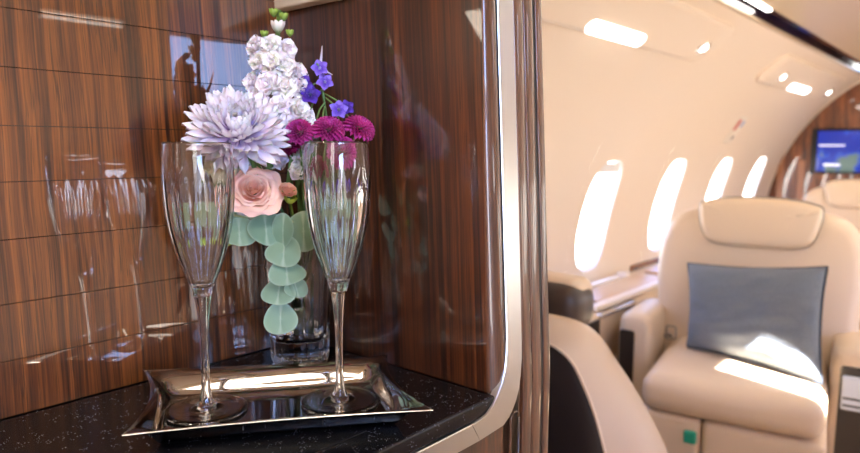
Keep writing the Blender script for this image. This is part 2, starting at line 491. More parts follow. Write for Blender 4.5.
# frame around the open entry door, and a hood outside over the upper light
b = MB()
for (ya, yb, aa, ab) in ((DOOR_Y[0] - .03, DOOR_Y[0], DOOR_A, DOOR_B), (DOOR_Y[1], DOOR_Y[1] + .03, DOOR_A, DOOR_B), (DOOR_Y[0] - .03, DOOR_Y[1] + .03, DOOR_B, DOOR_B + 1.5), (DOOR_Y[0] - .03, DOOR_Y[1] + .03, DOOR_A - 1.5, DOOR_A)):
    for o0, o1 in ((.012, -.09),):
        st = len(b.v)
        for off in (o0, o1):
            for yy_ in (ya, yb):
                for i in range(13): b.v.append(cyl(aa + (ab - aa) * i / 12, yy_, off, 1)); b.c.append((1, 1, 1, 1))
        I = lambda o_, y_, i_: st + (o_ * 2 + y_) * 13 + i_
        for i in range(12):
            b.f += [(I(0, 0, i), I(0, 1, i), I(0, 1, i + 1), I(0, 0, i + 1)), (I(1, 0, i), I(1, 0, i + 1), I(1, 1, i + 1), I(1, 1, i)),
                    (I(0, 0, i), I(0, 0, i + 1), I(1, 0, i + 1), I(1, 0, i)), (I(0, 1, i), I(1, 1, i), I(1, 1, i + 1), I(0, 1, i + 1))]
        b.f += [(I(0, 0, 0), I(1, 0, 0), I(1, 1, 0), I(0, 1, 0)), (I(0, 0, 12), I(0, 1, 12), I(1, 1, 12), I(1, 0, 12))]
struct(b.build('door_1', m_white_plastic))


# ceiling: flatter glossy panel between the two dark channels
cm = MB()
cm.grid(lambda u, v: (FX - 0.575 + 1.05 * v, Y0 + (Y1 - Y0) * u, 1.695 + 0.055 * sin(pi * v)), 12, 14)
struct(cm.build('ceiling', m_ceil))
# dark recessed channel between side wall and ceiling with its bright lip
ch = MB()
pa, pb = cyl(59, 0), Vector((FX - 0.575, 0, 1.695))
for p, q in ((pa, pa + Vector((0.0, 0, .05))), (pa + Vector((0, 0, .05)), pb + Vector((0, 0, .05))), (pb + Vector((0, 0, .05)), pb)):
    ch.add([(p.x, Y0, p.z), (q.x, Y0, q.z), (q.x, Y1, q.z), (p.x, Y1, p.z)], [(0, 1, 2, 3)])
struct(ch.build('trim_1', m_darkgloss, smooth=False))
rt = MB(); pr = cyl(66, 0, 0, 1)
rt.add([(pr.x, Y0, pr.z), (FX + .475, Y0, 1.695), (FX + .475, Y1, 1.695), (pr.x, Y1, pr.z)], [(0, 1, 2, 3)])
struct(rt.build('trim_2', m_cream, smooth=False))
rl = MB(); rl.tube([(pa.x - .004, Y0 + .02, pa.z), (pa.x - .004, Y1 - .02, pa.z)], 0.008, 10)
struct(rl.build('trim_3', m_ceil))

fl = MB(); hw = FR * cos(rad(AF)); fl.box(FX - hw, FX + hw, Y0, Y1, -0.05, 0.0)
struct(fl.build('floor', m_carpet, smooth=False))
def disc(y, m, name):
    mb = MB(); n = 48; vs = []
    for k in range(2):
        yy = y + (.03 if y > 0 else -.03) * k
        vs += [(FX + (FR + .02) * cos(2 * pi * i / n), yy, FZ + (FR + .02) * sin(2 * pi * i / n)) for i in range(n)]
    mb.add(vs, [tuple(range(n)), tuple(range(2 * n - 1, n - 1, -1))] + [(i, i + n, (i + 1) % n + n, (i + 1) % n) for i in range(n)])
    return struct(mb.build(name, m, smooth=False))
disc(Y1, m_wood_cab, 'wall_rear')
disc(Y0, m_cream, 'wall_front')
# cream arch rim against the rear wall
ar = MB()
ar.grid(lambda u, v: (lambda a, o: cyl(a, Y1 - .004 - .010 * (1 if o else 0), 0.0 + (0.006 if v > .3 else 0), -1))(AF + 92 * u, v < .6), 60, 4)
struct(ar.build('trim_4', m_cream))

# windows
def window(idx, side, yc, blind=0.0):
    N = 96
    pts = [winpt(2 * pi * i / N, yc, WIN_A, WIN_W, WIN_H, 3.0) for i in range(N)]
    mb = MB(); vs = []
    for off, gr in ((0.0, 1.0), (-.006, .965), (-.018, .95), (-.019, .935)):
        for (y, a) in pts:
            vs.append(cyl(WIN_A + (a - WIN_A) * gr, yc + (y - yc) * gr, off, side))
    fs = [(k * N + i, k * N + (i + 1) % N, (k + 1) * N + (i + 1) % N, (k + 1) * N + i) for k in range(3) for i in range(N)]
    mb.add(vs, fs)
    w = mb.build('window_%d' % idx, m_white_plastic); struct(w)
    pm = MB()
    vs = [cyl(WIN_A + (a - WIN_A) * .94, yc + (y - yc) * .94, -.0185, side) for (y, a) in pts]
    pm.add(vs, [tuple(range(N))])
    pm.build('pane', m_pane, w, smooth=False)
    if blind:
        bm_ = MB(); lo = WIN_A + WIN_H * (1 - 2 * blind)
        yy = .88 * WIN_W
        bm_.grid(lambda u, v: cyl(lo + (WIN_A + WIN_H * .93 - lo) * v, yc + yy * (2 * u - 1) * (1 - .35 * v), -.012, side), 9, 7)
        bm_.build('window_shade', m_white_plastic, w)
    return w
k = 1
for y in LWY[1:]:
    window(k, -1, y, 0.13 if k == 1 else 0); k += 1
window(k, -1, LWY[0]); k += 1
for y in RWY:
    window(k, 1, y); k += 1
for (ya, yb, aa, ab) in (SUN_GAP, SW):  # the first one is unseen, added to let the sun patch in
    mb = MB(); cyy, caa = (ya + yb) / 2, (aa + ab) / 2
    rr_ = rrect((yb - ya), (ab - aa), 0.0001, 3, cyy, caa); n = len(rr_); vs = []
    for off in (0, -.06):
        vs += [cyl(p[1], p[0], off, 1) for p in rr_]
    mb.add(vs, [(i, (i + 1) % n, n + (i + 1) % n, n + i) for i in range(n)])
    w = mb.build('window_%d' % k, m_white_plastic, smooth=False); struct(w); k += 1
    pm = MB(); pm.add([cyl(p[1], p[0], -.055, 1) for p in rr_], [tuple(range(n))]); pm.build('pane', m_pane, w, smooth=False)

# ================================================================== GALLEY
TL = tan(rad(3.3))
def lean(p):
    return (p[0] - TL * max(0, p[2] - .92), p[1], p[2])
cab = thing('galley_cabinet', 'dark lacquered wood galley niche with rounded metal edge trim, holding tray and flowers', 'cabinet', (-0.7, 0.1, 0))
cab_off = Vector((0.7, -0.1, 0))
def cb(mb, name, m, smooth=False, angle=None, dolean=True, merge=False):
    if dolean: mb.fn(lean)
    o = mb.build(name, m, cab, smooth=smooth, angle=angle, merge=merge)
    # keep world coordinates while parented
    o.matrix_parent_inverse = Matrix.Translation(cab_off)
    return o
# back panel: boards with thin grooves between them, each a hair out of line with the next
bp = MB(); rnd = random.Random(3)
zs = [0.9212, 0.975, 1.0293, 1.0905, 1.1450, 1.1981, 1.2530, 1.3082, 1.3640, 1.42, 1.475, 1.53]
for i in range(len(zs) - 1):
    z0, z1 = zs[i] + .0004, zs[i + 1] - .0004
    t0 = rnd.uniform(-.00012, .00012); t1 = rnd.uniform(-.00012, .00012)
    bp.add([(-.70 + t0, -.55, z0), (-.70 - t0, .55, z0), (-.70 - t1, .55, z1), (-.70 + t1, -.55, z1),
            (-.72, -.55, z0), (-.72, .55, z0), (-.72, .55, z1), (-.72, -.55, z1)],
           [(0, 1, 2, 3), (7, 6, 5, 4), (0, 4, 5, 1), (1, 5, 6, 2), (2, 6, 7, 3), (3, 7, 4, 0)])
cb(bp, 'back_panel', m_wood_back)
b = MB(); b.box(-.75, -.7205, -.56, .56, .80, 1.53); cb(b, 'backing', m_black)
# side panel (the aft wall of the niche)
b = MB(); b.add([(-.72, .55, .9212), (-.3968, .55, .9212), (-.3834, .55, 1.53), (-.72, .55, 1.53), (-.72, .57, .9212), (-.3968, .57, .9212), (-.3910, .57, 1.53), (-.72, .57, 1.53)],
                [(0, 1, 2, 3), (7, 6, 5, 4), (0, 4, 5, 1), (1, 5, 6, 2), (2, 6, 7, 3), (3, 7, 4, 0)])
cb(b, 'side_panel', m_wood_side)
# rounded lacquered edge between side panel and metal strip
b = MB(); secs = []
for k in range(9):
    z = .9212 + (1.53 - .9212) * k / 8
    S = Vector((-.3970 + .0220 * (z - .9212), .5502)); E = Vector((-.3856, .5706)); row = []
    d = E - S; nn_ = Vector((d.y, -d.x)).normalized()
    for i in range(13):
        t_ = i / 12; q_ = S.lerp(E, t_) + nn_ * .0038 * sin(pi * t_) ** .6
        row.append((q_.x, q_.y, z))
    row += [(-.41, .5706, z), (-.41, .5502, z)]
    secs.append(row)
n = 15
b.add([p for r_ in secs for p in r_], [(k * n + i, k * n + (i + 1) % n, (k + 1) * n + (i + 1) % n, (k + 1) * n + i) for k in range(8) for i in range(n)] + [tuple(range(n)), tuple(reversed(range(8 * n, 9 * n)))])
cb(b, 'corner_moulding', m_wood_frame, smooth=True, angle=40)
# end of the bulkhead wall: body + vertical half-round mouldings
b = MB(); b.prism([(-.388, 0.001)] + [(cyl(a, 0).x + .012, max(.001, cyl(a, 0).z)) for a in (-31, -20, -10, 0, 10, 20, 30, 40, 48, 53)] + [(-.388, 1.60)], 'y', .5705, .659)
b.fn(lambda p: lean(p) if p[0] > -.5 else p); cb(b, 'bulkhead', m_wood_side, dolean=False)
for (ya, yb, x0) in ((.6025, .6205, -.3858), (.622, .6405, -.3858), (.6465, .6600, -.3862)):
    b = MB(); n = 10; rr_ = (yb - ya) / 2
    poly = [(x0 - .004, ya)] + [(x0 + .0022 * sin(pi * i / n) ** .7, ya + (yb - ya) * (1 - cos(pi * i / n)) / 2) for i in range(n + 1)] + [(x0 - .004, yb)]
    b.zprism(poly, [.0, .92, 1.60]); cb(b, 'moulding', m_wood_frame, smooth=True, angle=50)
b = MB(); b.zprism([(-.389, .6207), (-.3862, .6207), (-.3862, .6463), (-.389, .6463)], [0, .92, 1.60]); cb(b, 'shadow_gap', m_black)
# metal strip: vertical, rounded corner, then along the counter edge
inner = [(.5725, 1.53), (.5718, 1.12), (.5714, .978), (.5695, .960), (.566, .9445), (.560, .932), (.552, .9225), (.5435, .913), (.533, .906), (.521, .9032), (.508, .9030)]
outer = [(.6020, 1.53), (.6010, 1.12), (.600, .969), (.5992, .950), (.596, .931), (.5925, .917), (.587, .905), (.5815, .8975), (.5745, .890), (.563, .8840), (.522, .8812)]
def strip(I, O, x0, x1):
    mb = MB(); n = len(I); bv = .0009
    secs = []
    for (a, c) in zip(I, O):
        d = Vector((c[0] - a[0], c[1] - a[1])); d.normalize(); d *= bv
        secs.append([(x0, a[0], a[1]), (x1 - bv, a[0], a[1]), (x1, a[0] + d.x, a[1] + d.y), (x1, c[0] - d.x, c[1] - d.y), (x1 - bv, c[0], c[1]), (x0, c[0], c[1])])
    vs = [p for s_ in secs for p in s_]
    fs = [(i * 6 + k, i * 6 + (k + 1) % 6, (i + 1) * 6 + (k + 1) % 6, (i + 1) * 6 + k) for i in range(n - 1) for k in range(6)]
    fs += [tuple(range(6)), tuple(range((n - 1) * 6, n * 6))]
    mb.add(vs, fs); return mb
cb(strip(inner, outer, -.392, -.3835), 'metal_trim', m_brushed, angle=35, smooth=True)
cb(strip([(.507, .9030), (-.55, .9030)], [(.5212, .8812), (-.55, .8812)], -.392, -.3835), 'metal_trim', m_brushed)
# lower cabinet body and front
b = MB(); b.box(-.72, -.389, -.55, .5700, 0.02, .8990); cb(b, 'cabinet_body', m_wood_side, dolean=False)
b = MB(); b.prism([(.5712, .9030), (.5712, .978), (.5700, .957), (.5600, .930), (.5520, .9215), (.5350, .906), (.5350, .899), (.5712, .899)], 'x', -.395, -.3885)
cb(b, 'corner_block', m_black, dolean=False)
b = MB(); b.prism(rrect(.46, .20, .012, 5, .275, .765), 'x', -.389, -.3845); dr = cb(b, 'drawer', m_wood_side, dolean=False)
b = MB(); pts = rrect(.474, .214, .018, 6, .275, .765); b.tube([(-.3850, p[0], p[1]) for p in pts] + [(-.3850, pts[0][0], pts[0][1])], .0022, 8)
o = b.build('drawer_rim', m_chrome, dr); o.matrix_parent_inverse = Matrix.Identity(4)
b = MB(); pts = rrect(.016, .075, .0078, 6, .6115, .850)
b = MB(); b.tube([(-.3865, p[0] + .0005, p[1]) for p in rrect(.016, .085, .0078, 6, .5885, .848)] + [(-.3865, .5885 + .008 + .0005, .848 + .0347)], .0013, 8)
cb(b, 'latch', m_wood_frame, smooth=True, dolean=False)
# niche closing panels
b = MB(); b.box(-.75, -.389, -.57, -.55, .0, 1.53); cb(b, 'end_panel', m_wood_side)
b = MB(); b.box(-.77, -.389, -.57, .5705, 1.53, 1.60); cb(b, 'header', m_wood_side)
b = MB(); b.box(-.76, -.395, -.55, .565, 1.522, 1.53); cb(b, 'ceiling_liner', m_cream)
b = MB(); b.rbox(-.70, -.66, -.50, .12, 1.514, 1.5225, .003, 2); cb(b, 'niche_light', mat('soft_lamp', (1, 1, 1, 1), .5, emit=(1, .93, .82, 1), estr=3.0), dolean=False)
# cream light box high in the corner
lb = thing('light_box', 'cream light box high up in the inner corner of the niche', 'lamp', (-.60, .525, 1.343))
b = MB(); b.rbox(-.130, .0, .003, .0240, .011, .17, .004, 3); b.build('housing', mat('cream_fitting', rgb(232, 214, 188), .45), lb)
b = MB(); b.rbox(-.11, -.02, .0018, .004, .06, .075, .0009, 2); b.build('slot', m_ceil, lb)

# stone worktop
wt = thing('worktop', 'black speckled stone worktop with rounded front lip in the niche', 'worktop', (-.55, 0, .9012))
def wb(mb, name, m, **k):
    o = mb.build(name, m, wt, **k); o.matrix_parent_inverse = Matrix.Translation((.55, 0, -.9012)); return o
b = MB(); b.prism([(-.6985, .9032), (-.392, .9032), (-.3862, .9045), (-.3858, .9075), (-.3858, .9185), (-.3864, .9200), (-.3880, .9208), (-.3925, .9208), (-.3950, .9205), (-.6985, .9205)], 'y', -.549, .5485)
wb(b, 'slab', m_granite, smooth=True, angle=20)
b = MB(); b.box(-.4245, -.4230, -.549, .40, .9204, .92075); wb(b, 'seam', m_black, smooth=False)

# ================================================================== TRAY
CT = .9208
tc_ = Vector((-.5235, .3735)); e1 = Vector((.598, .801)).normalized(); e2 = Vector((-e1.y, e1.x))
tray = thing('serving_tray', 'polished silver metal tray with flared pointed corners on black worktop', 'tray', (tc_.x, tc_.y, CT), math.atan2(e1.y, e1.x))
def tray_outline(hl, hs, cl, cs, n=14):
    """rectangle with concave sides: hl,hs half sizes at the corners, cl: sag of long sides, cs: sag of short sides"""
    P = []
    for i in range(n): t = i / n; x = -hl + 2 * hl * t; P.append((x, -hs + cl * (1 - (2 * t - 1) ** 2)))
    for i in range(n): t = i / n; y = -hs + 2 * hs * t; P.append((hl - cs * (1 - (2 * t - 1) ** 2), y))
    for i in range(n): t = i / n; x = hl - 2 * hl * t; P.append((x, hs - cl * (1 - (2 * t - 1) ** 2)))
    for i in range(n): t = i / n; y = hs - 2 * hs * t; P.append((-hl + cs * (1 - (2 * t - 1) ** 2), y))
    return P
sec = [(.090, .044, 0, 0, .0022), (.1015, .0520, .0005, .001, .0023), (.1045, .0550, .001, .002, .0036), (.108, .0585, .002, .003, .0075), (.1125, .063, .003, .005, .0135),
       (.1195, .0705, .0045, .009, .0190), (.1270, .079, .006, .0125, .0222), (.1305, .0825, .0062, .0135, .0230), (.1312, .0832, .0062, .0137, .0222), (.1300, .0822, .006, .0134, .0214),
       (.1185, .0690, .0045, .009, .0170), (.1115, .0615, .003, .005, .0102), (.1075, .0570, .002, .003, .0040), (.1045, .0540, .001, .002, .0004), (.098, .048, .0005, .001, .0)]
b = MB(); vs = []; n = 56
for (hl, hs, cl, cs, z) in sec: vs += [(x - .10 * y, y, z) for x, y in tray_outline(hl, hs, cl, cs)]
fs = [(k * n + i, k * n + (i + 1) % n, (k + 1) * n + (i + 1) % n, (k + 1) * n + i) for k in range(len(sec) - 1) for i in range(n)]
fs += [tuple(reversed(range(n))), tuple(range((len(sec) - 1) * n, len(sec) * n))]
b.add(vs, fs); to = b.build('tray_body', m_tray, tray, smooth=True, angle=75)
TZ = CT + .0023

# ================================================================== FLUTES
def smooth_profile(pts, sub=4):
    out = []
    n = len(pts)
    for i in range(n - 1):
        p0, p1, p2, p3 = (pts[max(i - 1, 0)], pts[i], pts[i + 1], pts[min(i + 2, n - 1)])
        for k in range(sub):
            t = k / sub
            f = lambda a, b_, c, d: .5 * (2 * b_ + (c - a) * t + (2 * a - 5 * b_ + 4 * c - d) * t * t + (3 * b_ - a - 3 * c + d) * t ** 3)
            out.append((f(p0[0], p1[0], p2[0], p3[0]), f(p0[1], p1[1], p2[1], p3[1])))
    out.append(pts[-1]); return out
def flute(loc, H, label, rot, tilt=(0, 0)):
    g = thing('champagne_flute', label, 'glass', loc, rot, 'crystal champagne flutes on the tray')
    g.rotation_euler = (tilt[0], tilt[1], rot)
    q = H / .257; SEG = 224; NF = 14
    k = .000966 * q
    def zz(y): return (409 - y) * k
    z_join = zz(292)
    out_b = smooth_profile([(.0084, zz(292)), (.0104, zz(284)), (.0142, zz(275)), (.0195, zz(262)), (.0258, zz(245)), (.0303, zz(228)), (.0334, zz(210)), (.0349, zz(190)), (.0351, zz(172)), (.0344, zz(157)), (.0334, zz(144.5))], 6)
    rim = [(.0332, zz(143.4)), (.0329, zz(143.0)), (.0326, zz(143.4))]
    inn = [(max(r_ - .0010 - (.0010 if z_ < zz(240) else 0) * min(1, (zz(240) - z_) / .02), .0), z_) for r_, z_ in out_b if z_ > zz(280)][::-1]
    inn += [(.0075, zz(281.0)), (.0035, zz(282.2)), (0, zz(282.6))]
    prof = out_b + rim + inn
    no = len(out_b)
    def mod(a, z, kk):
        sl = 1 - .07 * min(1, max(0, (z - zz(285)) / (zz(240) - zz(285))))
        if kk >= no: return sl
        # vertical cut flutes on the outside, fading out below the rim
        f = (zz(165) - z) / (zz(165) - zz(195)); f = max(0, min(1, f))
        g_ = min(1, max(0, (z - zz(292)) / .004))
        s_ = abs(sin(NF * a / 2))
        return sl * (1 - .036 * f * g_ * s_)
    b = MB(); b.lathe(prof, SEG, mod=mod); b.build('bowl', m_glass, g)
    st = smooth_profile([(.0084, zz(292)), (.0070, zz(300)), (.0056, zz(312)), (.0044, zz(332)), (.0039, zz(352)), (.0041, zz(372)), (.0047, zz(386)), (.0058, zz(395)), (.0078, zz(400))], 4)
    def mod2(a, z, kk): return 1 - (.05 if 0 < kk < len(st) - 1 else 0) * (1 - abs(cos(3 * a)))
    b = MB(); b.lathe(st, SEG, mod=mod2); b.build('stem', m_glass, g)
    ft = [(.0078, zz(400)), (.0102, .0074), (.0145, .0058), (.022, .0044), (.031, .0036), (.0372, .0033), (.0388, .0024), (.0386, .0010), (.0370, .0), (.030, .0010), (.014, .0026), (0, .0034)]
    b = MB(); b.lathe(smooth_profile(ft[:6], 3) + ft[6:], SEG); b.build('foot', m_glass, g)
    return g
flute((-.5700, .3246, TZ + .0002), .2600, 'cut crystal champagne flute on the left half of the silver tray', .1)
flute((-.4890, .4250, TZ + .0002), .2615, 'cut crystal champagne flute on the right half of the tray, before the vase', .3)

# ================================================================== VASE
VX, VY, VZ = -.632, .487, CT
vase = thing('glass_vase', 'clear faceted glass tumbler vase with thick base behind the tray', 'vase', (VX, VY, VZ))
b = MB()
vo = smooth_profile([(.030, .0002), (.0335, .0020), (.0352, .008), (.0362, .03), (.0378, .07), (.0402, .11), (.0435, .150)], 4)
vi = [(.0420, .1508), (.0412, .149), (.0380, .11), (.0352, .07), (.0335, .04), (.0322, .031), (.027, .0285), (.0, .0275)]
prof = [(0, .0)] + vo + vi
def vmod(a, z, kk):
    if 2 < kk < len(vo): 
        return 1 - .035 * (1 - abs(cos(9 * a))) * (1 if z < .10 else max(0, 1 - (z - .10) / .03))
    return 1
b.lathe(prof, 144, mod=vmod); b.build('vessel', m_glass, vase)

# ------------------------------------------------------------------ flowers, in a frame at the vase foot: a = to the right, c = towards the room, z = up
tv = Vector((.792, -.611, 0)); rv = Vector((.611, .792, 0)); up = Vector((0, 0, 1))
VB = Vector((VX, VY, VZ))
def V(a, c, z): return rv * a + tv * c + up * z
def frame(axis):
    axis = axis.normalized(); x = axis.orthogonal().normalized(); y = axis.cross(x)
    return Matrix((x, y, axis)).transposed().to_4x4()
def stem_pts(p, foot, mouth):
    """from flower p down over the mouth to the foot, a quadratic through the mouth"""
    P = []
    for i in range(9):
        t = i / 8
        P.append(p * (1 - t) ** 2 + 2 * t * (1 - t) * (mouth * 1.15 - (p + foot) * .08) + foot * t * t)
    return P
g1, g2, g3 = rgb(96, 128, 70), rgb(70, 104, 58), rgb(140, 168, 70)
def flower(name, label, cat, pos, axis, group=None):
    """thing at the head of the flower, local z along the axis"""
    t = thing(name, label, cat, VB + pos, 0, group)
    return t
def stem(parent, pos, foot, mouth, r=.0016, col=g1):
    b = MB(); b.tube([p - pos for p in stem_pts(pos, foot, mouth)], r, 7, col); return b.build('stem', m_green, parent)

def mixc(a, b_, t): return tuple(x * (1 - t) + y * t for x, y in zip(a, b_))
def petal(mb, M, L, w, curl, cup, c0, c1, open_=0.0, ruffle=0.0, nu=6, nv=5, tipw=.9, seed=0):
    """petal: grows along local +x in M, bends up (+z) by curl radians in total; cup curves it across"""
    sd = random.random() * 10
    def f(u, v):
        s = u; ang = open_ + curl * s
        # integrate bend
        if abs(curl) > 1e-3:
            x = L * (sin(open_ + curl * s) - sin(open_)) / curl; z = -L * (cos(open_ + curl * s) - cos(open_)) / curl
        else: x, z = L * s * cos(open_), L * s * sin(open_)
        ww = w * (sin(pi * min(1, (.12 + .88 * s) ** tipw * .98)) ** .6 if s < 1 else .12)
        t = 2 * v - 1
        y = ww * t * .5
        dz = cup * w * t * t + ruffle * w * sin(6 * t + sd) * s
        return M @ Vector((x - dz * sin(ang), y, z + dz * cos(ang)))
    mb.grid(f, nu, nv, col=lambda u, v: mixc(c0, c1, min(1, u * 1.3)))

# --- white-lilac chrysanthemum
def chrysanthemum(pos, axis, R, label, foot, mouth):
    t = flower('chrysanthemum', label, 'flower', pos, axis)
    F = frame(axis); b = MB(); random.seed(11)
    cin, cmid, cout = rgb(176, 120, 200), rgb(228, 214, 238), rgb(244, 238, 248)
    rows = [(21, .96, -.42, .55, .0112), (22, 1.02, -.20, .55, .0116), (22, .97, .0, .55, .0112), (21, .92, .18, .6, .0110), (21, .84, .36, .65, .0104), (20, .76, .52, .75, .0098), (18, .67, .67, .85, .0094), (17, .57, .82, .95, .0088), (14, .47, .95, 1.1, .0090), (12, .38, 1.08, 1.2, .008), (9, .29, 1.2, 1.25, .007)]
    ga = 0
    for n_p, l, op, cu, wd in rows:
        ga += .37
        for i in range(n_p):
            a = 2 * pi * i / n_p + ga + random.uniform(-.09, .09)
            L = R * l * random.uniform(.86, 1.08)
            M_ = F @ Matrix.Rotation(a, 4, 'Z') @ Matrix.Translation((R * .06, 0, R * .05 * (op + .3)))
            petal(b, M_, L, wd * random.uniform(.9, 1.15), cu + random.uniform(-.15, .25), .28, cin if l > .6 else cmid, cout, op + random.uniform(-.1, .1), 0.03, 8, 5, 1.9)
    b.build('bloom', m_petal, t)
    b = MB(); b.lathe([(0, -.012), (.007, -.009), (.009, -.003), (.006, .002), (0, .003)], 14); b.xf(F)
    b.c = [g1] * len(b.v); b.build('calyx', m_green, t)
    stem(t, pos, foot, mouth, .0024)
chrysanthemum(V(-.061, .052, .273), V(.02, .75, .66), .0540, 'large white and lilac chrysanthemum at the left of the bouquet', V(.006, -.012, .036), V(-.012, .004, .15))

# --- magenta pompons
def pompon(pos, axis, R, label, foot, mouth, dark=False, flat=.75):
    t = flower('pompon_chrysanthemum', label, 'flower', pos, axis, 'magenta pompon chrysanthemums')
    F = frame(axis); b = MB()
    c0 = rgb(92, 8, 50) if dark else rgb(120, 12, 76); c1 = rgb(150, 24, 84) if dark else rgb(196, 44, 138); ce = rgb(214, 96, 172) if not dark else c1
    N = 150
    for i in range(N):
        f = (i + .5) / N; th = math.acos(1 - f * 1.45); ph = i * 2.39996
        d = Vector((sin(th) * cos(ph), sin(th) * sin(ph), cos(th) * flat))
        M_ = F @ Matrix.Translation(d * R * .50) @ (Vector((d.x, d.y, d.z * 1.3)).normalized().to_track_quat('X', 'Z').to_matrix().to_4x4())
        petal(b, M_, R * (.26 + .30 * f), R * (.19 + .12 * f), -.5 + .6 * (1 - f), .45, c0, mixc(c1, ce, random.random() * .7), .15, 0, 4, 3, .9)
    b.build('bloom', m_petal, t)
    b = MB(); b.lathe([(R * .12, R * .20), (R * .17, R * .34), (R * .10, R * .42), (0, R * .44)], 16); b.xf(F)
    b.c = [rgb(150, 60, 60) if dark else rgb(188, 120, 50)] * len(b.v); b.build('center', m_petal, t)
    b = MB(); b.lathe([(0, -R * .45), (R * .35, -R * .3), (R * .5, -R * .05), (R * .4, R * .12), (0, R * .14)], 16); b.xf(F)
    b.c = [g2] * len(b.v); b.build('calyx', m_green, t)
    stem(t, pos, foot, mouth, .0013)
mo = V(.010, .004, .15)
pompon(V(.0035, .048, .2757), V(-.12, .72, .62), .0165, 'magenta pompon flower, leftmost of the upper row, tilted at the viewer', V(.004, .005, .034), mo)
pompon(V(.035, .050, .279), V(.0, .55, .80), .0185, 'magenta pompon flower in the middle of the upper row above the right flute', V(.010, .004, .034), mo)
pompon(V(.0705, .038, .2805), V(.35, .45, .80), .0190, 'magenta pompon flower farthest right in the bouquet', V(-.006, .002, .034), mo)
pompon(V(.0505, .050, .2545), V(.10, .85, .45), .0185, 'magenta pompon flower seen through the rim of the right flute', V(.008, -.008, .034), mo)
pompon(V(-.0075, .040, .2635), V(-.3, .70, .35), .0140, 'dark magenta pompon flower half hidden beside the lilac chrysanthemum', V(-.004, .010, .034), mo, True)
pompon(V(.0205, .036, .2385), V(-.1, .85, .3), .0120, 'small dark magenta pompon bud low behind the right flute', V(.002, -.004, .034), mo, True)

# --- rose
def rose(pos, axis, R, label, foot, mouth, cols, name='rose', opened=1.0, calyx=True, layers=None):
    t = flower(name, label, 'flower', pos, axis)
    F = frame(axis); b = MB(); random.seed(5)
    layers = layers or [(3, .15, .62, .0), (3, .26, .64, .05), (3, .38, .64, .12), (4, .50, .62, .22), (4, .64, .58, .36), (5, .78, .52, .5), (5, .92, .42, .75), (5, 1.02, .26, 1.05)]
    ga = 0
    for (n_p, rr_, hh, flare) in layers:
        ga += .9
        for i in range(n_p):
            a0 = ga + 2 * pi * i / n_p + random.uniform(-.15, .15); span = 2 * pi / n_p * (.80 if n_p > 3 else .72)
            fl_ = flare * opened; jit = random.uniform(.93, 1.07)
            def f(u, v, a0=a0, span=span, fl_=fl_, jit=jit, rr_=rr_, hh=hh):
                s = u; t_ = 2 * v - 1; a = a0 + t_ * span * (sin(pi * (.15 + .75 * s)) ** .5)
                prof_r = rr_ * (sin(pi / 2 * min(1, s * 1.25)) ** .8) * (.30 + .70 * min(1, .45 + s))
                edge = max(0, s - .72) / .28
                prof_r += fl_ * .38 * edge ** 1.5 + rr_ * .05 * s
                z = -0.35 + (hh + .35) * (s - .16 * edge ** 2 * fl_ * 2.2) * (1 - .20 * t_ * t_ * s)
                rrr = prof_r * R * jit * (1 + .05 * sin(5 * t_ + 9 * jit * a0) * s)
                return F @ Vector((rrr * cos(a), rrr * sin(a), z * R * jit))
            b.grid(f, 9, 9, col=lambda u, v: mixc(cols[0], cols[1], u))
    b.build('bloom', m_petal, t)
    if calyx:
        c = MB()
        for i in range(5):
            M_ = F @ Matrix.Rotation(2 * pi * i / 5 + .3, 4, 'Z') @ Matrix.Translation((R * .1, 0, -R * .42))
            petal(c, M_, R * 1.05, R * .34, .9, .2, g2, g3, .3, 0, 6, 3)
        c.lathe([(0, -R * .7), (R * .2, -R * .62), (R * .26, -R * .45), (R * .1, -R * .3), (0, -R * .3)], 12)
        c.build('calyx', m_green, t)
    stem(t, pos, foot, mouth, .002)
peach = (rgb(240, 146, 112), rgb(252, 204, 184))
rose(V(-.0475, .050, .2100), V(.10, .85, .52), .0225, 'open peach pink rose in the middle of the bouquet', V(.0, .010, .034), V(-.008, .012, .15), peach)
whitec = (rgb(198, 204, 150), rgb(236, 232, 212))
rose(V(-.0785, .040, .226), V(-.05, .45, .8), .0225, 'closed cream white rose just beneath the lilac chrysanthemum', V(-.010, -.004, .034), V(-.02, .006, .15), whitec, opened=.15,
     layers=[(3, .3, .9, 0), (3, .5, .95, 0), (4, .7, .95, .05), (4, .84, .90, .1)])
rose(V(-.0110, .052, .2105), V(.25, .55, .8), .0095, 'small peach rosebud in lime green sepals right of the open rose', V(.012, .006, .034), V(.0, .012, .15), (rgb(240, 160, 130), rgb(250, 200, 176)), name='rosebud', opened=.2)
t = flower('green_bud', 'lime green flower bud beside the small peach rosebud', 'flower', V(-.0085, .050, .1985), up); b = MB(); random.seed(8)
for i in range(7):
    petal(b, frame(V(.2, .4, .9)) @ Matrix.Rotation(i * .9, 4, 'Z') @ Matrix.Translation((0, 0, -.004)), .014, .008, 1.2, .3, g3, rgb(186, 206, 80), .35, 0, 5, 3)
b.build('sepals', m_green, t); stem(t, V(-.0085, .050, .1985), V(.0, -.010, .034), V(.002, .012, .15), .0011, g3)

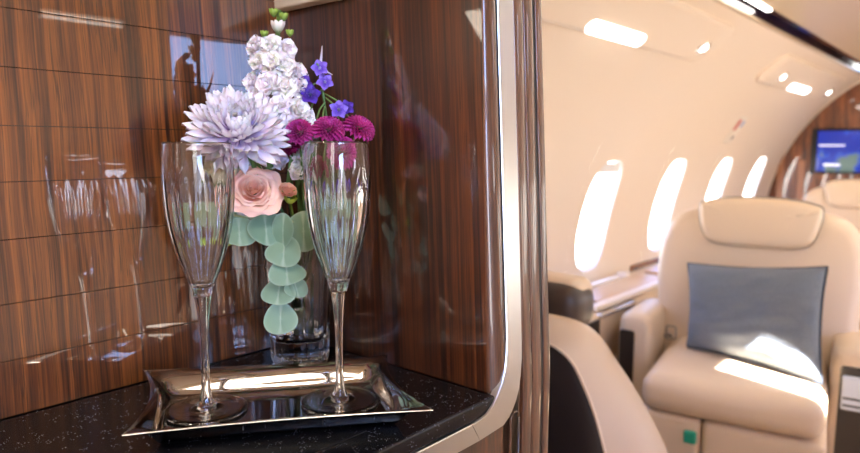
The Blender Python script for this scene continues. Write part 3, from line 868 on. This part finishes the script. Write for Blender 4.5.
# --- stock spire
def floret(mb, gm, pos, R, axis, c0, c1, buds=False):
    F = Matrix.Translation(pos) @ frame(axis)
    for ring, n_p, op in ((1.0, 5, -.05), (.85, 5, .4), (.66, 5, .8), (.45, 4, 1.15)):
        off = random.random() * 6
        for i in range(n_p):
            M_ = F @ Matrix.Rotation(off + 2 * pi * i / n_p + random.uniform(-.2, .2), 4, 'Z')
            petal(mb, M_, R * ring * random.uniform(.85, 1.15), R * 1.15 * ring, random.uniform(-.9, .2), .22, c0, c1, op, .16, 5, 6, 1.0)
    if gm is not None:
        for i in range(4):
            M_ = Matrix.Translation(pos - axis.normalized() * R * .25) @ frame(axis) @ Matrix.Rotation(i * 1.57, 4, 'Z')
            petal(gm, M_, R * .55, R * .3, .6, .2, g1, g3, .4, 0, 4, 3)
random.seed(21)
sp = V(-.010, .012, .30)
t = flower('stock_spire', 'tall spire of pale lilac white stock flowers at the top of the bouquet', 'flower', sp, up)
axis_pts = [V(-.0165, .008, .412), V(-.0185, .010, .385), V(-.0190, .012, .350), V(-.014, .012, .310), V(-.006, .014, .270), V(.002, .012, .21), V(.003, .006, .15), V(.004, .0, .036)]
b = MB(); b.tube([p - sp for p in axis_pts], .0026, 8, g1); b.build('stem', m_green, t)
cw, cp = rgb(232, 210, 232), rgb(250, 243, 250)
fl_ = [(-.0427, .022, .3694, .011), (-.0267, .030, .3699, .0115), (-.0095, .026, .3655, .012), (-.0399, .026, .3533, .011), (-.025, .034, .3516, .0125), (-.011, .032, .3465, .012), (.0031, .024, .3415, .011),
       (-.047, .020, .3293, .011), (-.0298, .036, .3276, .013), (-.0115, .036, .3236, .0130), (.005, .028, .325, .0115), (-.0431, .024, .3133, .0115), (-.016, .038, .3050, .0125), (.0035, .034, .3017, .013),
       (.0120, .030, .2921, .012), (-.0045, .036, .2829, .012), (-.0118, .034, .2648, .012), (.0036, .032, .2500, .012), (-.02, .030, .2450, .011), (.015, .028, .270, .011), (.000, .034, .232, .011)]
for (a, c, z, R) in fl_:
    p = V(a, c, z); ax = V(a + .018, c + .004, .006)
    b = MB(); gm = MB(); floret(b, gm, p - sp, R * 1.1, ax, cw if random.random() < .6 else rgb(214, 216, 180), cp)
    fo = b.build('floret', m_petal, t); gm.build('calyx', m_green, fo)
b = MB()
for (a, c, z, R, op) in ((-.0225, .012, .409, .0058, 1), (-.0115, .014, .4045, .0058, 1), (-.0180, .014, .3935, .0090, 0), (-.005, .020, .386, .005, 1), (-.033, .018, .384, .005, 1)):
    for i in range(6):
        M_ = Matrix.Translation(V(a, c, z) - sp - up * R) @ Matrix.Rotation(i * 1.05, 4, 'Z')
        petal(b, M_, R * 2.0, R * 1.2, 1.1, .3, g1, g3 if op else rgb(232, 226, 220), .5, 0, 6, 4)
b.build('buds', m_green, t)

# --- delphinium
random.seed(31)
sp2 = V(.030, .018, .29)
t = flower('delphinium', 'violet blue delphinium stalk with narrow green stalklets, right of the white stock', 'flower', sp2, up)
b = MB(); b.tube([p - sp2 for p in (V(.027, .018, .354), V(.030, .020, .325), V(.034, .020, .295), V(.036, .016, .25), V(.022, .01, .18), V(.012, .004, .14), V(.0, -.006, .036))], .0016, 7, g2)
for (p, q) in ((V(.031, .02, .325), V(.016, .030, .300)), (V(.031, .02, .32), V(.060, .028, .292)), (V(.033, .02, .31), V(.020, .03, .28)), (V(.033, .02, .315), V(.048, .03, .29)), (V(.030, .02, .33), V(.012, .026, .318)), (V(.033, .02, .306), V(.028, .034, .278)), (V(.030, .02, .335), V(.024, .026, .352))):
    m_ = (p + q) / 2 + up * .006; b.tube([p - sp2, m_ - sp2, q - sp2], .0010, 6, g1)
b.build('stem', m_green, t)
vio, vi2 = rgb(44, 20, 110), rgb(82, 50, 168)
for (a, c, z, R, lt) in ((.0085, .026, .326, .0135, 0), (.016, .032, .316, .0125, 0), (.0275, .024, .3465, .0105, 1), (.033, .026, .331, .0105, 1), (.0475, .030, .3000, .0115, 1), (.057, .026, .3030, .0095, 0), (.0545, .022, .2170, .010, 0), (-.034, .014, .352, .0075, 0)):
    b = MB(); p = V(a, c, z) - sp2
    F = Matrix.Translation(p) @ frame(V(.1 * random.uniform(-1, 1), .8, .25))
    for i in range(5):
        petal(b, F @ Matrix.Rotation(i * 1.257 + a * 40, 4, 'Z'), R, R * .95, -.3, .18, vi2 if lt else vio, vi2 if not lt else rgb(134, 110, 214), .35, .06, 5, 5, .8)
    for i in range(4):
        petal(b, F @ Matrix.Rotation(i * 1.57, 4, 'Z'), R * .4, R * .35, .6, .2, rgb(200, 196, 230), rgb(210, 206, 236) if lt else vio, .9, 0, 4, 3)
    fo = b.build('floret', m_petal, t)
b = MB(); b.tube([p - sp2 for p in (V(.028, .02, .347), V(.0295, .014, .360), V(.031, .010, .374))], [.0022, .0014, .0005], 6, rgb(190, 190, 214))
b.tube([p - sp2 for p in (V(.030, .02, .352), V(.036, .024, .343), V(.0415, .026, .340))], [.0016, .0010, .0005], 6, rgb(190, 190, 214)); b.build('spur', m_petal, t)

# --- eucalyptus
random.seed(41)
def leaf(mb, p, R, nrm, upd, el=1.0, col=None):
    nrm = nrm.normalized(); y = (upd - nrm * upd.dot(nrm)).normalized(); x = y.cross(nrm)
    c = col or mixc(rgb(108, 138, 112), rgb(136, 162, 134), random.random())
    ph = random.uniform(0, 6)
    def f(u, v):
        a = 2 * pi * v; r_ = R * u
        wob = 1 + .05 * sin(3 * a + ph)
        X, Y = r_ * cos(a) * wob, r_ * sin(a) * el * wob
        tip = max(0, sin(a)) ** 6 * .08 * R * u
        z = .20 * R * (u * u) * cos(2 * a + ph) * .7 - .12 * R * (1 - abs(cos(a))) * u + .10 * R * abs(X / R)
        return p + x * X + y * (Y + tip) + nrm * z
    def cf(u, v):
        a = 2 * pi * v; vein = abs(cos(a)) * u < .05
        return mixc(c, rgb(186, 200, 176), .5) if vein else mixc(c, rgb(168, 188, 168), max(0, u - .85) * 3)
    mb.grid(f, 9, 28, cv=True, col=cf)
def eucalyptus(label, pts, leaves, r=.0014):
    o = pts[0]; t = flower('eucalyptus_sprig', label, 'leaves', o, up, 'eucalyptus sprigs')
    b = MB(); b.tube([p - o for p in pts], r, 7, rgb(150, 160, 120)); b.build('stem', m_green, t)
    for L in leaves:
        a, c, z, R, nx, nz, el = L[:7]
        b = MB(); leaf(b, V(a, c, z) - o, R * 1.12, V(nx, 1, nz), up, el, L[7] if len(L) > 7 else None); b.build('leaf', m_euc, t)
    return t
m_euc = mat('eucalyptus_leaf', rough=0.55, vc=True, spec=.3)
eucalyptus('eucalyptus sprig with round grey green leaves hanging down in front of the vase',
           [V(.004, .012, .12), V(.002, .036, .160), V(-.006, .048, .176), V(-.012, .054, .150), V(-.012, .056, .120), V(-.014, .056, .090), V(-.018, .056, .066)],
           [(-.0165, .055, .1660, .0118, -.5, .1, 1.45), (.0060, .048, .1640, .0175, .1, .1, 1.15), (-.0160, .060, .1430, .0178, -.2, .5, .86), (-.0130, .064, .1200, .0185, .1, .7, .72),
            (-.0225, .062, .0985, .0175, -.3, .6, .78), (-.003, .060, .1015, .0135, .6, .6, .75), (-.0210, .063, .0680, .0168, -.1, .35, .92)])
eucalyptus('eucalyptus sprig with grey green leaves spread left under the peach rose, behind the left flute',
           [V(.0, .006, .10), V(-.012, .020, .150), V(-.035, .035, .176), V(-.065, .040, .182), V(-.108, .040, .188)],
           [(-.107, .040, .1830, .0150, -.2, .5, .95), (-.090, .044, .1860, .0160, .1, .6, .82), (-.0640, .046, .1640, .0180, .1, .55, .82), (-.0350, .050, .1680, .0175, .2, .4, .95), (-.078, .038, .176, .013, .2, .2, .9)])
eucalyptus('eucalyptus sprig with dark round leaves on the right behind the right flute',
           [V(.004, .0, .10), V(.016, .010, .15), V(.034, .020, .180), V(.054, .022, .200)],
           [(.0540, .026, .150, .0150, .3, .3, .9), (.034, .030, .168, .0160, .1, .3, 1.0), (.058, .020, .186, .0130, .3, .4, .9), (.028, .036, .196, .0130, .1, .3, 1.1), (.044, .028, .125, .0115, .2, .3, 1.0)])
t = flower('lime_leaf', 'small lime green pointed leaf below the eucalyptus, beside the left flute', 'leaves', V(-.078, .034, .1480), up)
b = MB(); petal(b, frame(V(0, 1, .3)) @ Matrix.Rotation(2.2, 4, 'Z'), .024, .013, .3, .2, g3, rgb(178, 208, 70), .1, 0, 7, 5); b.build('blade', m_green, t)
b = MB(); b.tube([V(0, 0, 0), V(.03, -.012, .012), V(.068, -.030, .008), V(.080, -.036, -.10)], .0009, 6, g3); b.build('stem', m_green, t)
# filler leaves behind the rose
t = flower('foliage_stem', 'dark green narrow leaves tucked behind the peach rose', 'leaves', V(-.02, .02, .19), up)
b = MB(); o = V(-.02, .02, .19)
for (a, c, z, da, dz, L) in ((-.052, .03, .205, -.2, 1, .04), (-.040, .03, .225, -.4, 1, .03), (-.010, .030, .20, .2, 1, .05), (.0, .03, .21, .5, 1, .045), (.008, .026, .18, .2, 1, .05), (.02, .02, .19, .5, 1, .05), (-.03, .03, .23, .1, 1, .03), (.016, .03, .215, 0, 1, .04)):
    d = V(da, .25, dz).normalized(); F = d.to_track_quat('X', 'Z').to_matrix().to_4x4()
    petal(b, Matrix.Translation(V(a, c, z) - o) @ F, L, .010, .3, .2, g2, g1, .0, .02, 7, 4)
b.build('leaf_cluster', m_green, t)
stem(t, V(-.02, .02, .19), V(-.006, .008, .034), V(-.004, .004, .15), .0016, g2)

# ================================================================== OVERHEAD PANELS
def circ_patch(a0, a1, y0, y1, th, rc, nu=28, nv=12, off0=0.0):
    """raised panel with rounded corners that follows the curved wall"""
    cy, ca = (y0 + y1) / 2, (a0 + a1) / 2; hy, ha = (y1 - y0) / 2, (a1 - a0) / 2 * rad(1) * FR
    pts = rrect(2 * hy, 2 * ha, rc, 8); n = len(pts); mb = MB(); vs = []
    for (g, off) in ((0, off0), (0, off0 + th * .6), (.3, off0 + th)):
        for (y, s) in pts:
            l = math.hypot(y, s); q = 1 - g * th / l * 2
            vs.append(cyl(ca + math.degrees(s * q / FR), cy + y * q, off, -1))
    rows = 6
    for k in range(1, rows + 1):
        f = 1 - k / (rows + 0.0)
        for (y, s) in pts:
            l = math.hypot(y, s); q = (1 - .3 * th / l * 2) * f
            vs.append(cyl(ca + math.degrees(s * q / FR), cy + y * q, off0 + th, -1))
    R_ = 3 + rows
    fs = [(k * n + i, k * n + (i + 1) % n, (k + 1) * n + (i + 1) % n, (k + 1) * n + i) for k in range(R_ - 1) for i in range(n)]
    mb.add(vs, fs); return mb
def on_wall(a, y, off):
    """matrix with z pointing into the cabin, x along the cabin"""
    p = cyl(a, y, off, -1); z = (Vector((FX, y, FZ)) - p).normalized(); x = Vector((0, 1, 0)); yv = z.cross(x)
    M_ = Matrix((x, yv, z)).transposed().to_4x4(); M_.translation = p; return M_
def psu(label, a0, a1, y0, y1, led, spots):
    t = thing('service_panel', label, 'overhead panel', cyl((a0 + a1) / 2, (y0 + y1) / 2, 0), 0, 'overhead service panels')
    inv = Matrix.Translation(-t.location)
    def bb(mb, name, m, parent=t, **k):
        o = mb.build(name, m, parent, **k); o.matrix_parent_inverse = inv if parent is t else Matrix.Identity(4); return o
    bb(circ_patch(a0, a1, y0, y1, .013, .07), 'panel_body', m_cream, merge=True)
    bb(circ_patch(led[0] - 1.1, led[0] + 1.1, led[1], led[2], .004, .025, off0=.0125), 'light_strip', m_lamp)
    for (a, y, lit) in spots:
        b = MB(); b.lathe([(.032, -.002), (.031, .004), (.026, .006), (.021, .003), (.020, -.002)], 28); b.xf(on_wall(a, y, .013))
        f = bb(b, 'spotlight_ring', m_chrome)
        b = MB(); b.lathe([(.0, .012), (.010, .011), (.016, .007), (.018, .0), (.0, -.001)], 24); b.xf(on_wall(a, y, .013))
        bb(b, 'spotlight_lens', m_lamp if lit else m_white_plastic, f)
    return t
psu('cream overhead panel nearest the viewer with long light strip and chrome spotlight', 47.4, 56.2, 1.0, 2.66, (48.6, 1.72, 2.09), [(50.8, 2.544, True)])
psu('cream overhead panel farther back with short light strip and two small spotlights', 47.0, 55.6, 3.42, 4.98, (48.3, 4.02, 4.45), [(50.2, 3.73, True), (50.0, 4.88, True)])
# glowing strip added in place of a reflection on the glossy channel
for (y0_, y1_) in ((2.30, 2.75),):
    t = thing('channel_glint', 'slim glowing strip added as the bright reflection in the dark ceiling channel', 'lamp', (pa.x + .02, y0_, pa.z + .03))
    b = MB(); b.rbox(0.0, .022, 0, y1_ - y0_, 0.0, .012, .004, 3); b.build('glint_strip', m_lamp, t)
    b = MB(); b.rbox(-.003, .025, -.01, y1_ - y0_ + .01, .010, .016, .002, 2); b.build('housing', m_darkgloss, t)

# slim twin strip lamp on the far side of the entry, mirrored in the grooved panel
t = thing('slim_ceiling_lamp', 'slim twin strip lamp mirrored as two thin white lines in the grooved wood', 'lamp', cyl(60.1, .68, .004, 1))
for aa in (59.7, 60.5):
    b = MB(); q0 = cyl(aa, .68, .006, 1) - Vector(t.location); b.tube([q0, q0 + Vector((0, .21, 0))], .0013, 8); b.build('strip', m_lamp, t)
b = MB(); q0 = cyl(60.1, .675, .0015, 1) - Vector(t.location); b.rbox(q0.x - .014, q0.x + .014, q0.y, q0.y + .22, q0.z - .001, q0.z + .003, .001, 2); b.build('backplate', m_cream, t)
# placard
t = thing('safety_placard', 'small white placard with red and grey marks on cream wall above the third window', 'sign', cyl(32.9, 3.85, .001))
def wl(mb, name, m, parent, a, y, off, **k):
    mb.xf(Matrix.Translation(-Vector(t.location)) @ on_wall(a, y, off)); return mb.build(name, m, parent, **k)
b = MB(); b.rbox(-.07, .07, -.085, .085, 0, .003, .001, 2); wl(b, 'plate', mat('placard_white', rgb(240, 230, 216), .5), t, 32.9, 3.85, .001)
b = MB(); b.rbox(-.055, -.015, .0, .065, .003, .0042, .0004, 2); wl(b, 'red_mark', mat('placard_red', rgb(206, 70, 60), .5), t, 32.9, 3.85, .001)
b = MB(); b.rbox(.02, .055, .02, .06, .003, .0042, .0004, 2); wl(b, 'blue_mark', mat('placard_blue', rgb(150, 170, 214), .5), t, 32.9, 3.85, .001)
b = MB(); b.rbox(.02, .045, -.06, -.035, .003, .0042, .0004, 2); wl(b, 'grey_print', mat('placard_grey', rgb(110, 100, 96), .5), t, 32.9, 3.85, .001)

# ================================================================== SCREEN
t = thing('wall_monitor', 'black framed monitor showing a blue map on the rear wood wall', 'screen', (-.76, Y1 - .035, 1.165))
b = MB(); b.rbox(-.285, .285, 0, .034, -.155, .155, .006, 3); b.build('bezel', m_black, t)
m_scr = bpy.data.materials.new('screen_map'); m_scr.use_nodes = True
n_ = m_scr.node_tree.nodes; L_ = m_scr.node_tree.links; p_ = n_['Principled BSDF']
c_ = n_.new('ShaderNodeTexCoord'); k_ = n_.new('ShaderNodeTexNoise'); k_.inputs['Scale'].default_value = 5.5; k_.inputs['Detail'].default_value = 6
r_ = n_.new('ShaderNodeValToRGB'); r_.color_ramp.elements[0].position = .50; r_.color_ramp.elements[0].color = rgb(12, 48, 168)
r_.color_ramp.elements[1].position = .60; r_.color_ramp.elements[1].color = rgb(110, 130, 120); e = r_.color_ramp.elements.new(.54); e.color = rgb(22, 74, 196)
L_.new(c_.outputs['Object'], k_.inputs['Vector']); L_.new(k_.outputs['Fac'], r_.inputs[0]); L_.new(r_.outputs[0], p_.inputs['Emission Color'])
p_.inputs['Emission Strength'].default_value = 1.1; p_.inputs['Base Color'].default_value = (.01, .01, .02, 1); p_.inputs['Roughness'].default_value = .2
b = MB(); b.rbox(-.245, .265, -.003, .002, -.138, .138, .001, 2); b.build('display', m_scr, t)
b = MB(); b.rbox(-.235, -.08, -.0045, -.003, .035, .045, .0005, 2); m_cap = mat('screen_text', (.8, .8, .9, 1), .5, emit=(.8, .85, 1, 1), estr=.8)
b.build('caption_line', m_cap, t)
b = MB(); b.rbox(-.20, -.10, -.0045, -.003, -.10, -.085, .0005, 2); b.build('caption_line', m_cap, t)
# pale vertical reflections in the rear wood wall, painted as solid strips
for i, (x, lab) in enumerate(((-1.235, 'tall slim pale reflection painted as a strip on the rear wood wall beside the window arch'), (-1.10, 'tall slim pale reflection painted as a strip on the rear wood wall just left of the monitor'))):
    b = MB(); b.rbox(x - .022, x + .022, Y1 - .014, Y1 - .002, .72, 1.14 - .04 * i, .005, 3)
    tag(b.build('wall_reflection', mat('reflection_tone', rgb(176, 120, 86), .3), None), lab, 'trim')

# ================================================================== SIDE LEDGE
t = thing('side_ledge', 'cream side ledge with tan leather lid running under the cabin windows', 'ledge', (-1.2, .66, 0))
def lg(mb, name, m, parent=t, **k):
    o = mb.build(name, m, parent, **k); o.matrix_parent_inverse = Matrix.Translation((1.2, -.66, 0)) if parent is t else Matrix.Identity(4); return o
b = MB(); b.prism([(-1.322, .575), (-1.322, .44), (-1.08, .36), (-1.055, .42), (-1.050, .578), (-1.060, .590), (-1.075, .594), (-1.31, .594)], 'y', .68, 5.28); lg(b, 'ledge_body', m_leather, smooth=True, angle=30)
b = MB(); b.rbox(-1.245, -1.115, 2.26, 2.86, .592, .606, .008, 3); lid = lg(b, 'table_lid', m_tan)
b = MB(); b.rbox(-1.29, -1.255, 2.10, 2.74, .592, .614, .009, 3); b.rbox(-1.105, -1.062, 2.14, 2.95, .592, .614, .009, 3); lg(b, 'lid_rail', m_cream)
b = MB(); b.lathe([(.0, .03), (.024, .028), (.030, .02), (.030, .0)], 24); b.xf(Matrix.Translation((-1.27, 2.80, .594))); lg(b, 'cup_ring', m_cream, smooth=True)
b = MB(); b.rbox(-1.0495, -1.046, 2.02, 2.13, .45, .575, .001, 2); lg(b, 'pocket', m_shell)
b = MB(); b.rbox(-1.068, -1.0405, 2.13, 2.42, .575, .592, .006, 3); lg(b, 'metal_latch', m_chrome)
b = MB(); b.rbox(-1.26, -1.075, 1.96, 2.12, .592, .612, .008, 3); lg(b, 'white_tray_insert', m_white_plastic)
# three rounded tabs further along, as in the photo's bright ledge
b = MB(); b.rbox(-1.25, -1.10, 2.98, 3.5, .592, .606, .008, 3); lg(b, 'table_lid', m_tan)
# wooden rail where ledge meets wall
b = MB(); b.prism([(-1.3295, .585), (-1.318, .585), (-1.312, .60), (-1.3295, .615)], 'y', 3.0, 5.28); lg(b, 'wood_rail', m_wood_cab)

# ================================================================== SEATS
def interp_poly(pts, sub=4):
    """closed smooth outline through points"""
    n = len(pts); out = []
    for i in range(n):
        p0, p1, p2, p3 = pts[i - 1], pts[i], pts[(i + 1) % n], pts[(i + 2) % n]
        for k in range(sub):
            t = k / sub
            out.append(tuple(.5 * (2 * p1[d] + (p2[d] - p0[d]) * t + (2 * p0[d] - 5 * p1[d] + 4 * p2[d] - p3[d]) * t * t + (3 * p1[d] - p0[d] - 3 * p2[d] + p3[d]) * t ** 3) for d in (0, 1)))
    return out
def armchair(loc, rz, label, detailed=True):
    t = thing('cabin_armchair', label, 'armchair', loc, rz, 'cream leather cabin armchairs')
    # seat cushion: two-part, rounded, thick
    b = MB(); b.rbox(-.252, .24, .0, .56, .375, .49, .045, 5, puff=(.006, .012, .014)); b.build('seat_cushion', m_leather, t)
    b = MB(); b.rbox(-.262, -.075, .012, .50, .12, .372, .02, 4); b.rbox(-.0715, .25, .012, .50, .12, .372, .02, 4); b.build('front_panel', m_leather, t)
    b = MB(); b.rbox(-.20, .20, .06, .55, .001, .13, .02, 3); b.build('base', m_shell, t)
    # backrest
    def bt(p):
        z = p[2]; return (p[0], p[1] + .50 + (z - .45) * .20, z)
    ol = interp_poly([(-.30, .40), (-.325, .60), (-.338, .74), (-.325, .84), (-.285, .92), (-.20, .955), (0, .965), (.20, .955), (.29, .92), (.328, .84), (.338, .74), (.325, .60), (.30, .40), (0, .38)], 4)
    b = MB(); b.puffy(ol, .12, .045, .018); b.fn(bt); b.build('backrest', m_leather, t)
    hp = interp_poly([(-.180, .985), (-.196, .970), (-.193, .925), (-.176, .870), (-.145, .842), (-.07, .832), (.07, .832), (.145, .842), (.176, .870), (.193, .925), (.196, .970), (.180, .985), (.09, 1.003), (-.09, 1.003)], 4)
    b = MB(); b.puffy([(x * 1.02, .92 + (z - .92) * 1.03) for x, z in hp], .05, .012, 0); b.fn(lambda p: bt((p[0], p[1] - .022, p[2]))); b.build('headrest_border', m_leather_dk, t)
    b = MB(); b.puffy(hp, .13, .022, .012); b.fn(lambda p: bt((p[0], p[1] - .040, p[2]))); b.build('headrest', m_leather, t)
    # armrests
    for sd in (-1, 1):
        ap = interp_poly([(.285, .20), (.285, .50), (.288, .575), (.303, .598), (.345, .606), (.382, .598), (.395, .575), (.40, .50), (.40, .20), (.34, .19)], 4)
        sh = -.036 if sd == 1 else 0; dn = -.022 if sd == 1 else 0
        b = MB(); b.puffy([(x * sd + sh, z + dn) for x, z in ap], .34, .022, .004); b.fn(lambda p: (p[0], p[1] + .28, p[2] - .03 * max(0, p[1]) )); am = b.build('armrest', m_leather, t)
        ip = rrect(.080, .34, .010, 4, .314, .360) if sd == 1 else rrect(.052, .30, .010, 4, -.366, .395)
        b = MB(); b.puffy(ip, .02, .002, 0); b.fn(lambda p: (p[0], p[1] + .2725, p[2])); pn = b.build('armrest_panel', m_shell, am)
        if sd == 1:
            b = MB(); b.rbox(.280, .346, .258, .276, .40, .505, .006, 3); b.build('handset', mat('handset_white', rgb(206, 214, 228), .3), pn)
            b = MB(); b.rbox(.284, .342, .256, .2595, .434, .440, .001, 2); b.rbox(.284, .342, .256, .2595, .412, .418, .001, 2); b.build('handset_slots', m_black, pn)
    # belt
    b = MB(); b.tube([(-.262, .43, .50), (-.257, .40, .512), (-.24, .37, .515)], .010, 6); b.build('belt_strap', m_leather_dk, t)
    b = MB(); pts = rrect(.04, .045, .006, 3); b.tube([(-.235 + p[0] * .8, .36, .535 + p[1]) for p in pts] + [(-.235 + pts[0][0] * .8, .36, .535 + pts[0][1])], .004, 6); b.build('belt_buckle', mat('buckle_metal', rgb(150, 140, 130), .3, metal=1), t)
    if detailed:
        b = MB(); b.rbox(-.118, -.082, -.004, .014, .300, .338, .006, 3); o = b.build('release_tab', m_teal, t); o['label'] = 'small teal square tab'
    return t
seat = armchair((-.55, 1.955, 0), rad(10), 'cream leather armchair facing the viewer with a blue cushion on it')
armchair((-.62, 3.98, 0), rad(0), 'cream leather armchair in the rear, seen over the headrest of the one with the cushion')

# ------------------------------------------------------------------ cushion
BL, BR, TL_, TR_ = Vector((-.775, 2.24, .505)), Vector((-.355, 2.155, .500)), Vector((-.835, 2.375, .770)), Vector((-.395, 2.345, .815))
cc = (BL + BR + TL_ + TR_) / 4
t = thing('throw_cushion', 'blue grey linen cushion leaning on the cream armchair, patch of sun on it', 'cushion', cc)
nn = (BR - BL).cross(TL_ - BL).normalized()
if nn.y > 0: nn = -nn
def cpt(u, v, side):
    a, b_ = 2 * u - 1, 2 * v - 1
    uu = .5 + .5 * a * (1 - .055 * (1 - b_ * b_)); vv = .5 + .5 * b_ * (1 - .075 * (1 - a * a))
    p = BL * (1 - uu) * (1 - vv) + BR * uu * (1 - vv) + TL_ * (1 - uu) * vv + TR_ * uu * vv
    th = .070 * ((1 - a ** 4) * (1 - b_ ** 4)) ** .55
    wr = .004 * noise.noise(Vector((a * 3, b_ * 3, side * 5))) + .003 * sin(9 * a + 3 * b_) * (1 - abs(b_)) * abs(a)
    wr += -.005 * math.exp(-((b_ + .52 + .12 * a) / .07) ** 2) * (1 if a > .3 else .25) - .003 * math.exp(-((b_ + .74 - .2 * a) / .06) ** 2) * (1 if a > .2 else .4)
    wr += .006 * noise.noise(Vector((a * 2.2 + b_ * 1.5, b_ * 5 - a * 2, 3.3))) - .006 * math.exp(-((a + .10 + .35 * (b_ - .9)) / .05) ** 2) * max(0, b_ - .2)
    return p + nn * side * (th + wr * (1 if abs(a) < .98 and abs(b_) < .98 else 0)) - cc
b = MB(); b.grid(lambda u, v: cpt(u, v, 1), 64, 52); b.grid(lambda u, v: cpt(u, v, -.6), 64, 52, flip=True)
b.build('cover', m_linen, t, merge=True)
b = MB(); ring = [cpt(i / 24, 0, 0) for i in range(25)] + [cpt(1, i / 24, 0) for i in range(1, 25)] + [cpt(1 - i / 24, 1, 0) for i in range(1, 25)] + [cpt(0, 1 - i / 24, 0) for i in range(1, 25)]
b.tube(ring, .0042, 7); b.build('piping', m_linen_dk, t)

# ------------------------------------------------------------------ near seat, seen from behind
t = thing('reclined_armchair', 'nearest cream leather seat from behind with dark brown rear shell', 'armchair', (-.80, 1.3, 0), 0)
tinv = Matrix.Translation((.80, -1.3, 0))
def ns(mb, name, m, parent=t, **k):
    o = mb.build(name, m, parent, **k); o.matrix_parent_inverse = tinv if parent is t else Matrix.Identity(4); return o
Bc = [(-1.00, .560), (-.985, .650), (-.93, .745), (-.86, .782), (-.76, .792), (-.690, .790), (-.648, .786), (-.611, .764), (-.583, .722), (-.558, .672), (-.536, .610), (-.515, .540), (-.495, .46), (-.48, .38)]
Oc = [(-1.02, .560), (-1.005, .670), (-.96, .765), (-.88, .797), (-.79, .800), (-.712, .800), (-.662, .789), (-.630, .766), (-.601, .732), (-.565, .691), (-.519, .627), (-.477, .557), (-.445, .48), (-.42, .38)]
def section(C, y, dx=0, dz=0, sub=4):
    out = []
    n = len(C)
    for i in range(n - 1):
        p0, p1, p2, p3 = C[max(i - 1, 0)], C[i], C[i + 1], C[min(i + 2, n - 1)]
        for k in range(sub):
            s_ = k / sub
            out.append(Vector(tuple(.5 * (2 * p1[d] + (p2[d] - p0[d]) * s_ + (2 * p0[d] - 5 * p1[d] + 4 * p2[d] - p3[d]) * s_ * s_ + (3 * p1[d] - p0[d] - 3 * p2[d] + p3[d]) * s_ ** 3) for d in (0, 1))))
    out.append(Vector(C[-1])); return [Vector((p.x + dx, y, p.y + dz)) for p in out]
SB, SO = section(Bc, 1.130), section(Oc, 1.30)
b = MB(); secs = []
SB0 = [p + Vector((0, -.004, 0)) for p in SB]
for f in (0, .08, .25, .45, .65, .82, .93, 1.0):
    bul = .020 * sin(pi * f)
    row = []
    for p, q in zip(SB, SO):
        c = p.lerp(q, f); nrm = Vector((p.x + .80, 0, p.z - .45)).normalized(); row.append(c + nrm * bul)
    secs.append(row)
last = secs[-1]
secs.append([p + (Vector((-.80, p.y, .40)) - p).normalized() * .02 + Vector((0, .02, 0)) for p in last])
secs.append([p + (Vector((-.80, p.y, .40)) - p) * .35 + Vector((0, .05, 0)) for p in last])
n = len(SB)
b.add([p for s_ in secs for p in s_], [(k * n + i, k * n + i + 1, (k + 1) * n + i + 1, (k + 1) * n + i) for k in range(len(secs) - 1) for i in range(n - 1)])
ns(b, 'backrest', m_leather_shaded)
b = MB(); cxy = Vector((-.78, 1.135, .45)); rings_ = [SB, [p.lerp(cxy, .05) + Vector((0, -.010, 0)) for p in SB], [p.lerp(cxy, .25) + Vector((0, -.016, 0)) for p in SB], [p.lerp(cxy, .6) + Vector((0, -.02, 0)) for p in SB], [p.lerp(cxy, .98) for p in SB]]
b.add([p for s_ in rings_ for p in s_], [(k * n + i, k * n + i + 1, (k + 1) * n + i + 1, (k + 1) * n + i) for k in range(4) for i in range(n - 1)])
ns(b, 'rear_shell', m_shell)
b = MB(); b.tube([p + Vector((0, -.003, 0)) for p in SB], .0032, 8); ns(b, 'piping', m_leather)
b = MB(); b.rbox(-1.00, -.62, 1.20, 1.60, .26, .40, .04, 4); ns(b, 'seat_cushion', m_leather)
b = MB(); b.rbox(-.96, -.56, 1.20, 1.66, .001, .27, .03, 3); ns(b, 'base', m_shell)
# headrest roll behind the post
b = MB(); st = len(b.v); b.rbox(-.98, -.714, 1.325, 1.45, .745, .866, .045, 6); ns(b, 'headrest', m_leather_dk)
b = MB(); b.rbox(-.975, -.722, 1.345, 1.452, .80, .874, .035, 6); ns(b, 'headrest_pad', m_leather)
b = MB(); b.rbox(-.745, -.725, 1.315, 1.328, .752, .79, .004, 3); ns(b, 'headrest_bracket', m_chrome)
